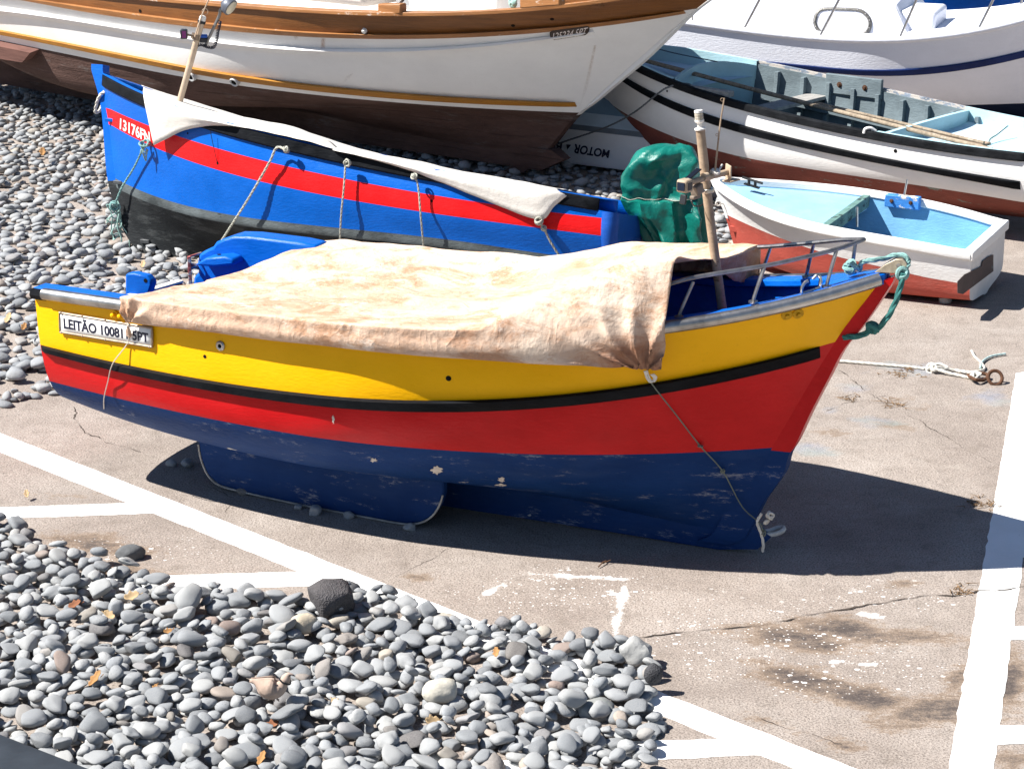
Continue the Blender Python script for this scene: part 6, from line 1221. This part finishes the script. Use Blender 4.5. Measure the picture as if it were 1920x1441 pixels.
for px, ln, mi, z in (((50, 928), .07, 1, .01), ((15, 600), .12, 1, .12), ((45, 615), .09, 0, .12), ((80, 288), .14, 0, .14), ((268, 498), .10, 1, .12)):
    leaf(px, ln, leafm[mi], 'dry leaf lying on the stones left of the yellow boat' if px[1] > 290 else 'dry orange leaf on the shaded pebbles by the blue stem', px[0]*.1, z=z, group=None if px[1] < 290 else 'leaves left of the boat')
m = M(); A_, B_ = at_z(1122, 1062, .01), at_z(1138, 1050, .012); m.tube([A_, (A_+B_)/2+np.array([0, 0, .008]), B_], .004, 5); m.tube([(A_+B_)/2, B_+np.array([.02, -.02, .01])], .003, 5); tag(m.build('twig', plain('twig_brown', (.13, .07, .04), .9), None), 'small brown twig on the concrete in front of the bow', 'twig')
gr = lambda x, y, z=.014: at_z(x, y, z)
rope('slip_rope', [gr(1500, 672), gr(1580, 677), gr(1640, 682), gr(1700, 687), gr(1735, 690), gr(1760, 682, .05), gr(1776, 690, .03), gr(1752, 694, .03), gr(1745, 688, .04), gr(1765, 695, .03), gr(1800, 704), gr(1830, 708, .02), gr(1838, 700, .05), gr(1815, 697, .03), gr(1790, 694), gr(1755, 688, .05)], .0105, white_rope, 'white rope stretched over the concrete to the rusty ring', n=110, knots=((gr(1746, 690, .03), .035), (gr(1828, 706, .03), .03)))
rope('slip_rope', [gr(1822, 697), gr(1845, 692), gr(1840, 680), gr(1828, 668), gr(1822, 657)], .0085, white_rope, 'short white rope tail curling up beside the rusty ring', n=40)
rope('slip_rope', [gr(1838, 690), gr(1842, 678), gr(1858, 668), gr(1885, 663)], .009, plain('pale_aqua_cord', (.42, .54, .53), .85), 'pale greenish cord end lying beside the rusty ring', n=40)
rg = thing('iron_ring', 'rusty iron ring bolted to the concrete at the end of the white rope', 'ring', gr(1866, 706, 0)); c_ = gr(1866, 708, .045)
m = M(); m.tube([c_+np.array([.05*math.cos(t), .03*math.sin(t), .045*math.sin(t)]) for t in np.linspace(0, 2*PI, 22, endpoint=False)], .013, 8, closed=True); m.build('ring', rusty, rg)
m = M(); m.tube(spline([gr(1815, 703, .02), gr(1828, 711, .04), gr(1845, 712, .02), gr(1852, 703, .03), gr(1835, 698, .04)], 30), .013, 8); m.build('shackle', rusty, rg)
dry = plain('dry_weed', (.20, .13, .075), .95, 0, .4, 30)
for px, n_, w_, lab in (((1692, 697), 26, .09, 'dry weed debris on the concrete under the white rope'), ((1850, 947), 30, .07, 'dry weed tuft at the edge of the white line'), ((1598, 748), 14, .05, 'dark weed tuft in the concrete crack near the bow'), ((1672, 757), 16, .06, 'second dark weed tuft along the crack behind the bow'), ((1795, 1106), 20, .05, 'dry weed growing in the crack beside the white line')):
    m = M(); c_ = at_z(*px)
    for q_ in range(n_):
        a_ = c_+np.array([rng.normal(0, w_*.8), rng.normal(0, w_*.8), 0]); m.tube([a_, a_+np.array([rng.normal(0, .02), rng.normal(0, .02), .012]), a_+np.array([rng.normal(0, .035), rng.normal(0, .03), .016])], [.003, .003, .001], 4)
    tag(m.build('dry_weed', dry, None), lab, 'weed')
A_, B_, C_ = at_z(-10, 1371, .34), at_z(178, 1444, .34), at_z(260, 1476, .34); d_ = unit(C_-A_); n_ = np.array([d_[1], -d_[0], 0]); n_ = n_ if n_[1] < 0 else -n_
m = M(); top = [A_-d_*1.2, C_+d_*.6, C_+d_*.6+n_*.9, A_-d_*1.2+n_*.9]; m.prism(top, (0, 0, -.05)); [m.box((p*.8+sum(top)/4*.2)+np.array([0, 0, -.18]), (.04, .04, .15)) for p in top]
tag(m.build('panel', plain('dark_slate_top', (.028, .034, .042), .5, 0, .3, 5, .2), None, bevel=.006), 'dark grey flat panel in the bottom left corner in front of the pebbles', 'panel')
